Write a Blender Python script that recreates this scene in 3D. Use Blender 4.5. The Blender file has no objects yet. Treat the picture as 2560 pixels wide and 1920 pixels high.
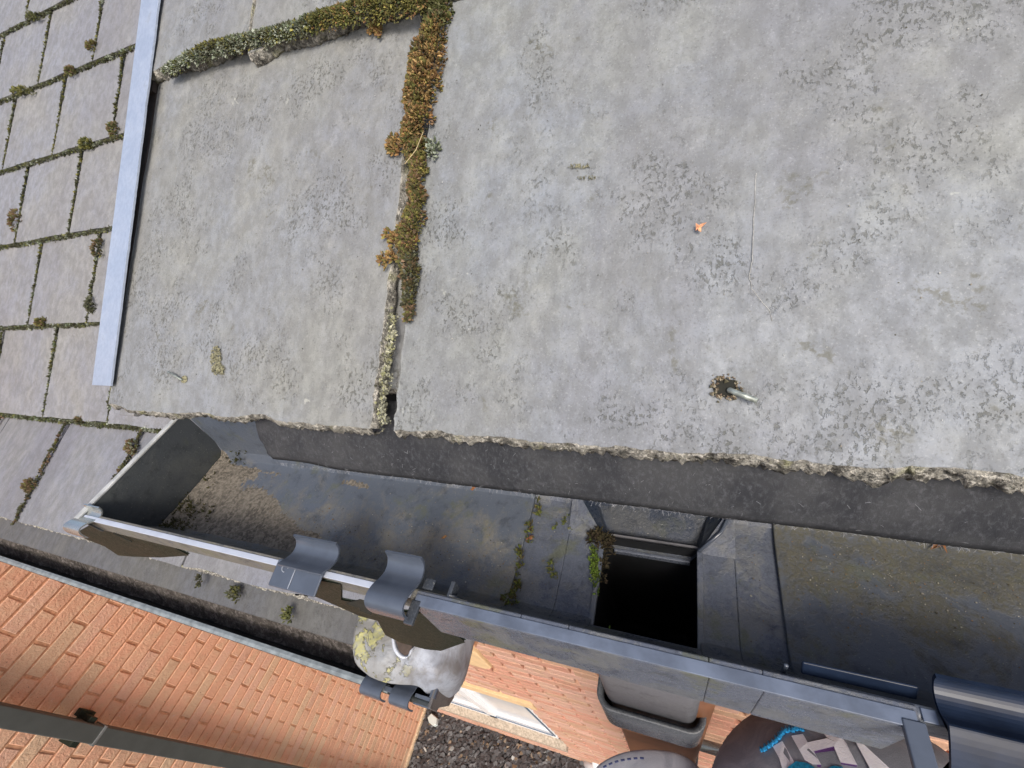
import bpy, bmesh, math, random
import numpy as np
from mathutils import Vector, Matrix, noise
random.seed(7)
C = bpy.context.scene.collection
# ------------------------------------------------------------------ camera
# The world origin is the camera; X runs along the eaves, Y into the house, Z up; metres.
RC = np.array([[0.932402245712737, 0.2726681668300118, -0.23723010556715962],
               [0.026278374432542412, -0.7057874520412413, -0.7079360985133593],
               [-0.3604656699701484, 0.6538471865342043, -0.665243081462918]])
FPX = 1084.18
cam = bpy.data.cameras.new('camera'); cam.sensor_width = 36; cam.lens = 36 * FPX / 2560
cam.clip_start = 0.01; cam.clip_end = 500
co = bpy.data.objects.new('camera', cam); C.objects.link(co)
m = Matrix.Identity(4)
for i in range(3):
    m[i][0] = RC[0][i]; m[i][1] = -RC[1][i]; m[i][2] = -RC[2][i]
co.matrix_world = m
bpy.context.scene.camera = co
# ------------------------------------------------------------------ light: bright thin cloud
SUN_EL, SUN_AZ = 48, 150          # azimuth measured clockwise from +Y
w = bpy.data.worlds.new('World'); bpy.context.scene.world = w; w.use_nodes = True
nt = w.node_tree; nt.nodes.clear()
sky = nt.nodes.new('ShaderNodeTexSky'); sky.sky_type = 'NISHITA'; sky.sun_disc = False
sky.sun_elevation = math.radians(SUN_EL); sky.sun_rotation = math.radians(SUN_AZ)
sky.air_density = 1.0; sky.dust_density = 4.0; sky.ozone_density = 0.6
bg = nt.nodes.new('ShaderNodeBackground'); bg.inputs[1].default_value = 0.15
wo = nt.nodes.new('ShaderNodeOutputWorld')
nt.links.new(sky.outputs[0], bg.inputs[0]); nt.links.new(bg.outputs[0], wo.inputs[0])
sl = bpy.data.lights.new('sun', 'SUN'); sl.energy = 1.5; sl.angle = math.radians(16); sl.color = (1, .95, .87)
so = bpy.data.objects.new('sun', sl); C.objects.link(so)
az, el = math.radians(SUN_AZ), math.radians(SUN_EL)
sd = Vector((math.sin(az) * math.cos(el), math.cos(az) * math.cos(el), math.sin(el)))
so.rotation_euler = sd.to_track_quat('Z', 'Y').to_euler()
so.location = sd * 10
vs = bpy.context.scene.view_settings
vs.view_transform = 'Standard'; vs.look = 'None'; vs.exposure = 0.5; vs.gamma = 1
# ------------------------------------------------------------------ helpers
def ray(x, y):
    r = RC.T @ np.array([(x - 1280) / FPX, (y - 960) / FPX, 1.0]); return Vector(r)
def at(x, y, ax, v):                 # the point where a sight line meets the plane axis = v
    r = ray(x, y); return r * (v / r[ax])
TH = math.radians(38.5)
RU = Vector((0, math.cos(TH), math.sin(TH))); RN = Vector((0, -math.sin(TH), math.cos(TH)))
DN = 0.178                           # distance of the near slates below the camera
def nr(x, u, h=0.0):                 # point on the near roof: along the eave, up the slope, above the slates
    return Vector((x, 0, 0)) + RU * u + RN * (-DN + h)
TL = math.radians(39.8); DL = 0.60
LU = Vector((0, math.cos(TL), math.sin(TL))); LN = Vector((0, -math.sin(TL), math.cos(TL)))
def lr(x, u, h=0.0):
    return Vector((x, 0, 0)) + LU * u + LN * (-DL + h)
def tag(o, label=None, cat=None, group=None, kind=None):
    if label: o['label'] = label
    if cat: o['category'] = cat
    if group: o['group'] = group
    if kind: o['kind'] = kind
    return o
def thing(name, base, label, cat, group=None):
    o = bpy.data.objects.new(name, None); C.objects.link(o); o.location = base; o.empty_display_size = .05
    return tag(o, label, cat, group)
def origin_of(p):
    v = Vector((0, 0, 0))
    while p is not None: v += Vector(p.location); p = p.parent
    return v
def mesh(name, verts, faces, mat, parent=None, smooth=False, base=None, cols=None, midx=None):
    b = origin_of(parent) if parent is not None else (Vector(base) if base is not None else
        Vector((sum(v[0] for v in verts) / len(verts), sum(v[1] for v in verts) / len(verts), min(v[2] for v in verts))))
    me = bpy.data.meshes.new(name)
    me.from_pydata([tuple(Vector(v) - b) for v in verts], [], faces)
    for mm in (mat if isinstance(mat, (list, tuple)) else [mat]): me.materials.append(mm)
    if smooth: me.polygons.foreach_set('use_smooth', [True] * len(me.polygons))
    if midx: me.polygons.foreach_set('material_index', midx)
    if cols is not None:             # one colour per face
        ca = me.color_attributes.new('col', 'FLOAT_COLOR', 'CORNER')
        buf = []
        for p in me.polygons: buf += list(cols[p.index]) * p.loop_total
        ca.data.foreach_set('color', buf)
    me.update()
    o = bpy.data.objects.new(name, me); C.objects.link(o)
    if parent is not None: o.parent = parent
    else: o.location = b
    return o
class MB:
    def __init__(s): s.v = []; s.f = []; s.c = []; s.m = []
    def add(s, vs, fs, col=None, mi=0):
        n = len(s.v); s.v += [Vector(v) for v in vs]
        for f in fs: s.f.append([i + n for i in f]); s.c.append(col or (1, 1, 1, 1)); s.m.append(mi)
    def box(s, a, b, col=None, mi=0):
        x0, y0, z0 = a; x1, y1, z1 = b
        s.add([(x0,y0,z0),(x1,y0,z0),(x1,y1,z0),(x0,y1,z0),(x0,y0,z1),(x1,y0,z1),(x1,y1,z1),(x0,y1,z1)],
              [(0,3,2,1),(4,5,6,7),(0,1,5,4),(1,2,6,5),(2,3,7,6),(3,0,4,7)], col, mi)
    def obox(s, o, ex, ey, ez, col=None, mi=0):      # oriented box from corner o and edge vectors
        o = Vector(o)
        s.add([o, o+ex, o+ex+ey, o+ey, o+ez, o+ex+ez, o+ex+ey+ez, o+ey+ez],
              [(0,3,2,1),(4,5,6,7),(0,1,5,4),(1,2,6,5),(2,3,7,6),(3,0,4,7)], col, mi)
    def extrude(s, prof, x0, x1, closed=True, caps=True, col=None, mi=0):   # (y, z) profile along x
        n = len(prof); vs = [(x0, y, z) for y, z in prof] + [(x1, y, z) for y, z in prof]
        fs = [(i, (i+1) % n, n + (i+1) % n, n + i) for i in range(n if closed else n-1)]
        if caps and closed: fs += [tuple(range(n))[::-1], tuple(range(n, 2*n))]
        s.add(vs, fs, col, mi)
    def tube(s, pts, r, seg=8, col=None, mi=0, caps=True, r2=None):
        pts = [Vector(p) for p in pts]; n = len(pts); vs = []
        for i, p in enumerate(pts):
            d = (pts[min(i+1, n-1)] - pts[max(i-1, 0)]).normalized()
            a = d.orthogonal().normalized() if i == 0 else (a - d * a.dot(d)).normalized()
            b = d.cross(a); rr = r if r2 is None else r + (r2 - r) * i / (n - 1)
            for k in range(seg):
                t = 2*math.pi*k/seg; vs.append(p + (a*math.cos(t) + b*math.sin(t))*rr)
        fs = [(i*seg+k, i*seg+(k+1)%seg, (i+1)*seg+(k+1)%seg, (i+1)*seg+k) for i in range(n-1) for k in range(seg)]
        if caps: fs += [tuple(range(seg))[::-1], tuple(range((n-1)*seg, n*seg))]
        s.add(vs, fs, col, mi)
    def build(s, name, mat, parent=None, smooth=False, base=None, usecol=False):
        o = mesh(name, s.v, s.f, mat, parent, smooth, base, s.c if usecol else None, s.m if any(s.m) else None)
        return o
def bevel(o, w=.001, seg=2, ang=35):
    b = o.modifiers.new('bevel', 'BEVEL'); b.width = w; b.segments = seg; b.limit_method = 'ANGLE'; b.angle_limit = math.radians(ang)
    o.data.polygons.foreach_set('use_smooth', [True]*len(o.data.polygons))
    wn = o.modifiers.new('wn', 'WEIGHTED_NORMAL'); wn.keep_sharp = True
    return o
def recalc(o):
    bm = bmesh.new(); bm.from_mesh(o.data); bmesh.ops.remove_doubles(bm, verts=bm.verts, dist=1e-6)
    bmesh.ops.recalc_face_normals(bm, faces=bm.faces); bm.to_mesh(o.data); bm.free(); return o
def smoothstep(a, b, x):
    t = max(0, min(1, (x-a)/(b-a))); return t*t*(3-2*t)
def fbm(x, y, z=0, o=4): return noise.fractal(Vector((x, y, z)), 1.0, 2.0, o)
# ------------------------------------------------------------------ materials
class NM:
    """small node-graph writer"""
    def __init__(s, name, rough=.8, spec=.5, metal=0):
        s.m = bpy.data.materials.new(name); s.m.use_nodes = True; s.t = s.m.node_tree
        s.b = s.t.nodes['Principled BSDF']; s.b.inputs['Roughness'].default_value = rough
        s.b.inputs['Metallic'].default_value = metal; s.b.inputs['Specular IOR Level'].default_value = spec
        s.co = s.t.nodes.new('ShaderNodeTexCoord').outputs['Object']
    def n(s, k, **kw):
        nd = s.t.nodes.new(k)
        for a, v in kw.items(): setattr(nd, a, v)
        return nd
    def L(s, a, b): s.t.links.new(a, b)
    def mapping(s, rot=(0,0,0), scale=(1,1,1), loc=(0,0,0)):
        mp = s.n('ShaderNodeMapping'); mp.inputs['Rotation'].default_value = rot; mp.inputs['Scale'].default_value = scale
        mp.inputs['Location'].default_value = loc
        s.L(s.co, mp.inputs[0]); return mp.outputs[0]
    def noise(s, sc, det=4, ro=.55, vec=None, dist=0, w=None):
        nd = s.n('ShaderNodeTexNoise'); nd.inputs['Scale'].default_value = sc; nd.inputs['Detail'].default_value = det
        nd.inputs['Roughness'].default_value = ro; nd.inputs['Distortion'].default_value = dist
        if w is not None: nd.noise_dimensions = '4D'; nd.inputs['W'].default_value = w
        s.L(vec or s.co, nd.inputs['Vector']); return nd.outputs['Fac']
    def voro(s, sc, vec=None, feat='F1', out='Distance', rnd=1):
        nd = s.n('ShaderNodeTexVoronoi'); nd.feature = feat; nd.inputs['Scale'].default_value = sc; nd.inputs['Randomness'].default_value = rnd
        s.L(vec or s.co, nd.inputs['Vector']); return nd.outputs[out]
    def ramp(s, f, a, b, c0=0., c1=1.):
        r = s.n('ShaderNodeMapRange'); r.interpolation_type = 'SMOOTHSTEP'
        r.inputs[1].default_value = a; r.inputs[2].default_value = b; r.inputs[3].default_value = c0; r.inputs[4].default_value = c1
        s.L(f, r.inputs[0]); return r.outputs[0]
    def math(s, op, a, b=None):
        nd = s.n('ShaderNodeMath', operation=op)
        for i, v in enumerate((a, b)):
            if v is None: continue
            if isinstance(v, (int, float)): nd.inputs[i].default_value = v
            else: s.L(v, nd.inputs[i])
        return nd.outputs[0]
    def mix(s, f, a, b, mode='MIX'):
        nd = s.n('ShaderNodeMix'); nd.data_type = 'RGBA'; nd.blend_type = mode
        if isinstance(f, (int, float)): nd.inputs[0].default_value = f
        else: s.L(f, nd.inputs[0])
        for i, v in ((6, a), (7, b)):
            if isinstance(v, tuple): nd.inputs[i].default_value = (*v, 1) if len(v) == 3 else v
            else: s.L(v, nd.inputs[i])
        return nd.outputs[2]
    def attr(s, name='col'):
        nd = s.n('ShaderNodeAttribute'); nd.attribute_name = name; return nd.outputs['Color']
    def color(s, c):
        if isinstance(c, tuple): s.b.inputs['Base Color'].default_value = (*c, 1)
        else: s.L(c, s.b.inputs['Base Color'])
    def rough(s, r): s.L(r, s.b.inputs['Roughness'])
    def bump(s, h, strength=.5, dist=.001):
        bn = s.n('ShaderNodeBump'); bn.inputs['Strength'].default_value = strength; bn.inputs['Distance'].default_value = dist
        s.L(h, bn.inputs['Height']); s.L(bn.outputs[0], s.b.inputs['Normal'])
def slate_mat(name, tint=(1, 1, 1), w=0., rot=-TH, scale=1.0, specks=1.0, blotch=1.0, val=1.0, lilac=.5):
    g = NM(name, rough=.62, spec=.45)
    v1 = g.mapping(rot=(rot, 0, 0))
    vs_ = g.mapping(rot=(rot, 0, 0), scale=(1, .45, 1))
    c = lambda r_, g_, b_: (r_*tint[0]*val, g_*tint[1]*val, b_*tint[2]*val)
    big = g.ramp(g.noise(9*scale, 9, .72, v1, .3, w), .40, .60)
    huge = g.ramp(g.noise(4.5*scale, 9, .7, v1, .4, w+31), .44, .60)
    base = g.mix(big, c(.262, .276, .302), c(.285, .288, .268)); base = g.mix(g.math('MULTIPLY', huge, .38), base, c(.215, .216, .226))
    warm = g.ramp(g.noise(17*scale, 9, .74, v1, .2, w+3), .50, .64)
    base = g.mix(g.math('MULTIPLY', warm, .42*blotch), base, c(.335, .328, .285))
    lil = g.ramp(g.noise(6*scale, 8, .7, vs_, .3, w+7), .48, .62)
    base = g.mix(g.math('MULTIPLY', lil, lilac), base, c(.205, .205, .226))
    fine = g.noise(140*scale, 6, .7, vs_, .3, w+9)
    base = g.mix(g.ramp(fine, .38, .62, .0, .50), base, c(.14, .14, .138))
    med = g.ramp(g.noise(80*scale, 9, .8, vs_, .1, w+19), .44, .62)
    base = g.mix(g.math('MULTIPLY', med, .24), base, c(.175, .172, .165))
    pale = g.ramp(g.noise(60*scale, 8, .78, vs_, .2, w+2), .55, .66)
    base = g.mix(g.math('MULTIPLY', pale, .20), base, c(.42, .43, .45))
    v3 = g.mapping(rot=(rot, 0, 0), scale=(1, .10, 1))
    stk = g.ramp(g.noise(70*scale, 5, .65, v3, .2, w+41), .50, .72)
    base = g.mix(g.math('MULTIPLY', stk, .28), base, c(.36, .365, .36))
    stk2 = g.ramp(g.noise(48*scale, 5, .65, v3, .2, w+47), .52, .70)
    base = g.mix(g.math('MULTIPLY', stk2, .30), base, c(.17, .165, .15))
    grit = g.noise(1100*scale, 2, .6, v1, 0, w+51)
    base = g.mix(g.ramp(grit, .58, .66, 0, .38), base, c(.10, .10, .095)); base = g.mix(g.ramp(grit, .40, .32, 0, .25), base, c(.48, .48, .47))
    # clusters of dark lichen specks
    patch = g.ramp(g.noise(26*scale, 6, .7, v1, .2, w+5), .48, .60, .05, 1.)
    sp = g.ramp(g.noise(620*scale, 3, .7, vs_, .3, w+1), .53, .60)
    spk = g.math('MULTIPLY', patch, sp)
    base = g.mix(g.math('MULTIPLY', spk, .66*specks), base, c(.075, .075, .058))
    patch2 = g.ramp(g.noise(40*scale, 4, .6, v1, .6, w+15), .60, .68)
    base = g.mix(g.math('MULTIPLY', g.math('MULTIPLY', patch2, g.ramp(g.noise(340*scale, 4, .7, v1, .3, w+6), .46, .58)), .7*specks), base, c(.12, .115, .085))
    wh = g.ramp(g.noise(90*scale, 3, .6, v1, .8, w+25), .70, .76)
    base = g.mix(g.math('MULTIPLY', wh, .5*specks), base, c(.52, .52, .46))
    g.color(base)
    g.rough(g.ramp(fine, .3, .7, .55, .75))
    h = g.math('ADD', g.math('MULTIPLY', fine, .6), g.math('SUBTRACT', g.math('MULTIPLY', big, .3), g.math('MULTIPLY', spk, .5)))
    g.bump(h, .55, .0012)
    return g.m
def edge_mat():
    g = NM('broken_slate_edge', rough=.9, spec=.2)
    n1 = g.noise(160, 6, .7); n2 = g.noise(420, 4, .7); n3 = g.noise(60, 4, .6)
    b = g.mix(g.ramp(n1, .38, .6), (.12, .115, .10), (.36, .345, .30))
    b = g.mix(g.ramp(n2, .5, .66), b, (.62, .59, .52))
    b = g.mix(g.ramp(n3, .56, .7, 0, .6), b, (.33, .33, .16))
    b = g.mix(g.ramp(n2, .42, .34, 0, .8), b, (.05, .05, .045))
    g.color(b); g.bump(g.math('ADD', n1, n2), 1, .003); return g.m
def moss_mat(name):
    g = NM(name, rough=.85, spec=.25)
    g.color(g.mix(g.ramp(g.noise(300, 3), .3, .7, 0, .5), g.attr(), (.06, .055, .02)))
    g.b.inputs['Subsurface Weight'].default_value = 0
    return g.m
def plastic(name, col=(.028, .032, .036), dirt=.0, dcol=(.17, .165, .13), rough=.33, dscale=18, olive=0., fine=.5, thr=(.45, .62), yb=0.):
    g = NM(name, rough=rough, spec=.55)
    dn = g.noise(dscale, 12, .74, None, .3)
    if yb:
        sx = g.n('ShaderNodeSeparateXYZ'); g.L(g.co, sx.inputs[0]); dn = g.math('ADD', dn, g.math('MULTIPLY', sx.outputs[1], yb))
    d = g.ramp(dn, thr[0]+.02, thr[1]-.02)
    f = g.noise(420, 7, .75)
    dd = g.math('MULTIPLY', d, g.ramp(f, .3, .6, 1-fine, 1))
    dd = g.math('MULTIPLY', dd, dirt)
    dust = g.ramp(g.noise(700, 2, .6), .66, .74, 0, .5)
    c = g.mix(dd, col, dcol); c = g.mix(g.ramp(g.noise(75, 10, .78, None, .2, 8.), .5, .64, 0, .6), c, tuple(k*.42 for k in col))
    if olive: c = g.mix(g.math('MULTIPLY', g.ramp(g.noise(dscale*1.3, 10, .72, None, .2, 4.), .54, .64), olive), c, (.12, .125, .035))
    c = g.mix(dust, c, (.30, .30, .27))
    g.color(c); g.rough(g.math('ADD', g.math('MULTIPLY', dd, .4), g.ramp(f, .3, .7, rough-.06, rough+.1)))
    g.bump(g.math('ADD', g.math('MULTIPLY', dd, 1.), g.math('MULTIPLY', f, .5)), .5, .001); return g.m
def flat(name, c, rough=.7, spec=.4, nsc=80, amt=.25, metal=0, bump=.2):
    g = NM(name, rough=rough, spec=spec, metal=metal)
    n = g.noise(nsc, 5, .6)
    g.color(g.mix(g.ramp(n, .3, .7), tuple(k*(1-amt) for k in c), tuple(min(1, k*(1+amt)) for k in c)))
    g.bump(n, bump, .001); return g.m
def brick_mat(name):
    g = NM(name, rough=.88, spec=.15)
    at_ = g.attr()
    n1 = g.noise(14, 5, .6, None, .4); n2 = g.noise(90, 5, .65); n3 = g.noise(45, 3, .5, None, 1.)
    c = g.mix(g.ramp(n1, .42, .66, 0, .5), at_, (.56, .40, .27))
    c = g.mix(g.ramp(n2, .45, .75, 0, .30), c, (.55, .25, .15))
    c = g.mix(g.ramp(n3, .67, .75, 0, .75), c, (.62, .45, .38))
    c = g.mix(g.ramp(g.noise(110, 2, .6), .70, .74, 0, .9), c, (.07, .05, .035))
    c = g.mix(g.ramp(g.noise(3.2, 6, .7), .52, .68, 0, .35), c, (.34, .20, .13))
    g.color(c); g.bump(g.math('ADD', n2, g.math('MULTIPLY', n3, .9)), .7, .006); return g.m
M_EDGE = edge_mat()
M_S1 = slate_mat('weathered_slate', w=1.0, lilac=.35, val=.91, tint=(.99, 1.0, .985))
M_S2 = slate_mat('speckled_weathered_slate', w=5.3, lilac=.65, val=.91, tint=(.965, 1, 1.01))
M_SL = slate_mat('small_slate', tint=(1.01, 1.0, 1.03), w=9.1, rot=-TL, scale=.45, specks=.25, blotch=.7, lilac=.5, val=.90)
g = NM('brushed_aluminium', rough=.36, metal=.55)
va = g.mapping(rot=(-TH, 0, 0), scale=(1, .06, 1)); n1 = g.noise(420, 6, .7, va); n2 = g.noise(60, 8, .75, None, .3)
g.color(g.mix(g.ramp(n2, .58, .70, 0, .35), g.mix(g.ramp(n1, .35, .65), (.46, .52, .62), (.53, .59, .69)), (.30, .32, .34))); g.rough(g.ramp(n2, .4, .65, .33, .5)); g.bump(n1, .15, .0005); M_ALU = g.m
M_MOSS = moss_mat('moss')
M_PLG = plastic('silty_black_plastic', (.100, .118, .150), dirt=1., dcol=(.20, .188, .155), rough=.36, dscale=34, olive=.35, thr=(.36, .66), fine=.6, yb=-3.0)
M_PLO = plastic('worn_black_plastic', (.110, .125, .160), dirt=.5, dcol=(.20, .20, .18), rough=.26, dscale=24, olive=.45, fine=.6, thr=(.47, .60))
M_PLR = plastic('dark_wet_plastic', (.095, .110, .138), dirt=.95, dcol=(.105, .100, .072), rough=.32, dscale=38, olive=.3, thr=(.42, .60), fine=.8, yb=2.2)
M_PLC = plastic('clean_black_plastic', (.05, .057, .068), dirt=.2, dcol=(.16, .16, .15), rough=.22, dscale=10)
M_PLI = plastic('grey_black_plastic', (.018, .024, .018), dirt=.15, dcol=(.045, .05, .035), rough=.45, dscale=9, olive=.3)
M_CLIP = flat('galvanised_steel_clip', (.46, .48, .47), .26, .6, 40, .12, metal=.75, bump=.02)
M_CLIPP = flat('clip_plastic', (.075, .090, .118), .22, .6, 60, .10, bump=.02)
M_CLIPD = flat('dark_clip_plastic', (.012, .020, .040), .30, .24, 50, .3, bump=.05)
M_PLI.node_tree.nodes['Principled BSDF'].inputs['Specular IOR Level'].default_value = .12
M_SPOUT = plastic('matt_grey_plastic', (.23, .23, .25), dirt=.3, dcol=(.25, .25, .245), rough=.45, dscale=20)
M_BRK = brick_mat('orange_brick')
M_MORT = flat('orange_mortar', (.50, .27, .16), .95, .1, 60, .25)
# ------------------------------------------------------------------ ground
g = NM('slate_chippings_bed', rough=.9, spec=.2)
v = g.voro(28, out='Color'); vd = g.voro(28)
g.color(g.mix(g.ramp(g.noise(50, 4), .35, .65), (.025, .023, .022), (.075, .07, .07)))
g.bump(vd, 1, .02)
tag(mesh('ground', [(-60,-60,-5.70),(60,-60,-5.70),(60,60,-5.70),(-60,60,-5.70)], [(0,1,2,3)], g.m, base=(0,0,-5.7)), kind='structure')
g = NM('slate_chips', rough=.55, spec=.5)
g.color(g.mix(g.ramp(g.noise(30, 3), .4, .6, 0, .4), g.attr(), (.10, .10, .105)))
mb = MB(); rnd = random.Random(3)
for i in range(9000):
    x = rnd.uniform(-2.6, -.35); y = rnd.uniform(-.75, .36); z = -5.69 + rnd.uniform(0, .035)
    r = rnd.uniform(.014, .038); n = rnd.choice((5, 6, 7)); a0 = rnd.random()*6.28
    nz = Vector((rnd.gauss(0, .35), rnd.gauss(0, .35), 1)).normalized(); ax = nz.orthogonal().normalized(); ay = nz.cross(ax)
    el_ = rnd.uniform(.5, .95)
    top = []
    for k in range(n):
        t = a0 + 6.283*k/n; rr = r*rnd.uniform(.75, 1.1)
        top.append(Vector((x, y, z)) + ax*math.cos(t)*rr + ay*math.sin(t)*rr*el_)
    lo = [p - nz*.007 for p in top]
    q = rnd.random()
    if q < .93: k_ = rnd.uniform(.03, .085); col = (k_, k_*.97, k_*1.02, 1)
    elif q < .985: k_ = rnd.uniform(.15, .30); col = (k_, k_*.72, k_*.45, 1)
    else: k_ = rnd.uniform(.25, .5); col = (k_, k_, k_*.95, 1)
    mb.add(top + lo, [tuple(range(n))] + [(k, n+k, n+(k+1) % n, (k+1) % n) for k in range(n)], col)
tag(mb.build('slate_chippings', g.m, usecol=True, base=(-1.3, 0, -5.69)), 'dark slate chippings and leaf litter covering the ground between the brick walls', 'gravel', kind='stuff')
# ------------------------------------------------------------------ brick walls
def brick_field(mb, o, ex, nrm, width, z0, z1, holes=(), rnd=None, pal=None, gp=.0052, dp=.007):
    """stretcher bond on the plane through o; ex = along, nrm = outward; o.z is ignored"""
    rnd = rnd or random.Random(1); row = 0; z = z0
    while z < z1 - .01:
        off = -.1125 if row % 2 else 0; x = off
        while x < width:
            a, b = max(x + gp, 0), min(x + .225 - gp, width); x += .225
            if b - a < .03: continue
            segs = [(a, b)]
            for (h0, h1, hz0, hz1) in holes:
                if z + .065 > hz0 and z < hz1:
                    ns = []
                    for (p, q) in segs:
                        if q <= h0 or p >= h1: ns.append((p, q)); continue
                        if p < h0 - .02: ns.append((p, h0))
                        if q > h1 + .02: ns.append((h1, q))
                    segs = ns
            for (p, q) in segs:
                j = rnd.uniform(-.0012, .0012); e = .0030; c = rnd.choice(pal)
                k = rnd.uniform(.95, 1.05); col = (c[0]*k, c[1]*k, c[2]*k, 1)
                zt, zb = z + .0700 + rnd.uniform(-.001, .001), z + .005
                def P(s_, zz, d): return Vector(o) + ex*s_ + nrm*d + Vector((0, 0, zz - o[2]))
                ring = [[(p, zb), (q, zb), (q, zt), (p, zt)], [(p, zb), (q, zb), (q, zt), (p, zt)],
                        [(p+e, zb+e), (q-e, zb+e), (q-e, zt-e), (p+e, zt-e)]]
                dep = [-dp, -.0025 + j, j]
                jt = [(rnd.uniform(-.0022, .0022), rnd.uniform(-.0020, .0020)) for _ in range(4)]
                ring = [[(a_ + jt[k_][0], c_ + jt[k_][1]) for k_, (a_, c_) in enumerate(rg)] for rg in ring]
                vs_ = [P(s_, zz, dep[r]) for r in range(3) for (s_, zz) in ring[r]]
                fs = [(8, 9, 10, 11)]
                for r in range(2):
                    for k2 in range(4): fs.append((r*4+k2, r*4+(k2+1) % 4, r*4+4+(k2+1) % 4, r*4+4+k2))
                mb.add(vs_, fs, col)
        z += .075; row += 1
PALO = [(.62, .35, .235)]*6 + [(.62, .37, .25)]*4 + [(.56, .39, .265)]*2 + [(.60, .37, .27)]*2
PALP = [(.58, .30, .22)]*5 + [(.60, .37, .29)]*4 + [(.52, .32, .22)]*2
WX = -2.6
lw = thing('brick_wall', (WX, -1.5, -5.69), 'bright orange brick side wall behind the lower gutter, crossed by a dark pipe', 'brick wall')
mb = MB(); brick_field(mb, (WX, -2.6, 0), Vector((0, 1, 0)), Vector((1, 0, 0)), 3.0, -5.685, .4, rnd=random.Random(5), pal=PALO)
recalc(mb.build('brickwork', M_BRK, lw, usecol=True))
mb = MB(); mb.box((WX-.22, -2.6, -5.69), (WX-.005, .40, .4)); mb.build('mortar', M_MORT, lw)
mb = MB(); mb.box((WX-.004, -2.6, -5.69), (WX+.02, .38, -5.62)); bevel(mb.build('footing_course', flat('pale_footing', (.55, .42, .28), .9), lw), .004)
# house wall below the near gutter
WY = .36
hw = thing('brick_wall', (-1, WY, -5.69), 'pinkish orange brick house wall with a white window, seen far below the gutter', 'brick wall')
WL, WR, WT, WB = -2.2, -.80, -3.12, -4.66
holes = [(WL+2.6, WR+2.6, WB, WT), (WL+2.6, -.736+2.6, WT, WT+.14), (.9, -.757+2.6, -2.25, -1.91)]
mb = MB(); brick_field(mb, (WX, WY, 0), Vector((1, 0, 0)), Vector((0, -1, 0)), 4.4, -5.685, -.80, holes=holes, rnd=random.Random(9), pal=PALP, gp=.0085, dp=.022)
brick_field(mb, (-.35, WY, 0), Vector((1, 0, 0)), Vector((0, -1, 0)), 2.15, -.81, -.36, rnd=random.Random(19), pal=PALP)
recalc(mb.build('brickwork', M_BRK, hw, usecol=True))
mb = MB()
mb.box((WX, WY+.018, -5.69), (WL, WY+.24, -.80)); mb.box((WR, WY+.018, -5.69), (-.35, WY+.24, -.80)); mb.box((-.35, WY+.018, -5.69), (1.8, WY+.24, -.30))
mb.box((WL, WY+.018, WT), (WR, WY+.24, -.80)); mb.box((WL, WY+.018, -5.69), (WR, WY+.24, WB))
mb.build('mortar', M_MORT, hw)
M_CREAM = flat('cream_stone', (.72, .52, .30), .85, .2, 20, .08)
M_SILL = flat('concrete_sill', (.40, .34, .27), .9, .2, 60, .3, bump=.6)
mb = MB()
mb.box((WL, WY-.006, WT), (-.738, WY+.06, WT+.138)); bevel(mb.build('lintel', M_CREAM, hw), .003)
mb = MB(); mb.add([(-1.7, WY-.012, -2.245), (-.80, WY-.012, -2.245), (-.762, WY-.012, -2.20), (-.762, WY-.012, -1.97), (-.80, WY-.012, -1.915), (-1.7, WY-.012, -1.915),
        (-1.7, WY+.02, -2.245), (-.80, WY+.02, -2.245), (-.762, WY+.02, -2.20), (-.762, WY+.02, -1.97), (-.80, WY+.02, -1.915), (-1.7, WY+.02, -1.915)],
       [(0,1,2,3,4,5)] + [(i, 6+i, 6+(i+1) % 6, (i+1) % 6) for i in range(6)])
bevel(mb.build('lintel', M_CREAM, hw), .006)
mb = MB(); mb.add([(WL-.1, .415, -4.63), (-.80, .415, -4.63), (-.80, .325, -4.66), (WL-.1, .325, -4.66), (WL-.1, .415, -4.76), (-.80, .415, -4.76), (-.80, .325, -4.76), (WL-.1, .325, -4.76)],
                 [(0,3,2,1),(4,5,6,7),(0,1,5,4),(1,2,6,5),(2,3,7,6),(3,0,4,7)])
bevel(mb.build('window_sill', M_SILL, hw), .006)
M_WHITE = flat('white_frame', (.84, .85, .86), .35, .5, 10, .02, bump=0)
M_GAS = flat('grey_gasket', (.10, .15, .22), .6)
fr = MB(); fy = .385
for (a, b, c, d) in ((WL, WR, WT-.07, WT), (WL, WR, WB, WB+.11), (WR-.07, WR, WB, WT), (WL, WL+.07, WB, WT), (-1.50, -1.42, WB, WT)):
    fr.box((a, fy, c), (b, fy+.06, d))
wf = bevel(fr.build('window', M_WHITE, hw), .003)
gl = MB(); gl.box((WL+.06, fy+.03, WB+.1), (WR-.06, fy+.036, WT-.06))
M_GL = flat('blind_behind_glass', (.80, .82, .84), .12, .6, 5, .02, bump=0)
gl.build('pane', M_GL, wf)
gs = MB()
gs.box((-1.40, fy-.002, WT-.082), (WR-.10, fy+.004, WT-.070)); gs.box((WL+.1, fy-.002, WT-.082), (-1.52, fy+.004, WT-.070))
gs.box((WR-.09, fy-.002, WB+.13), (WR-.078, fy+.004, WT-.095)); gs.box((WL+.1, fy-.002, WB+.118), (WR-.1, fy+.004, WB+.128))
gs.build('gasket', M_GAS, wf)
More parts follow.
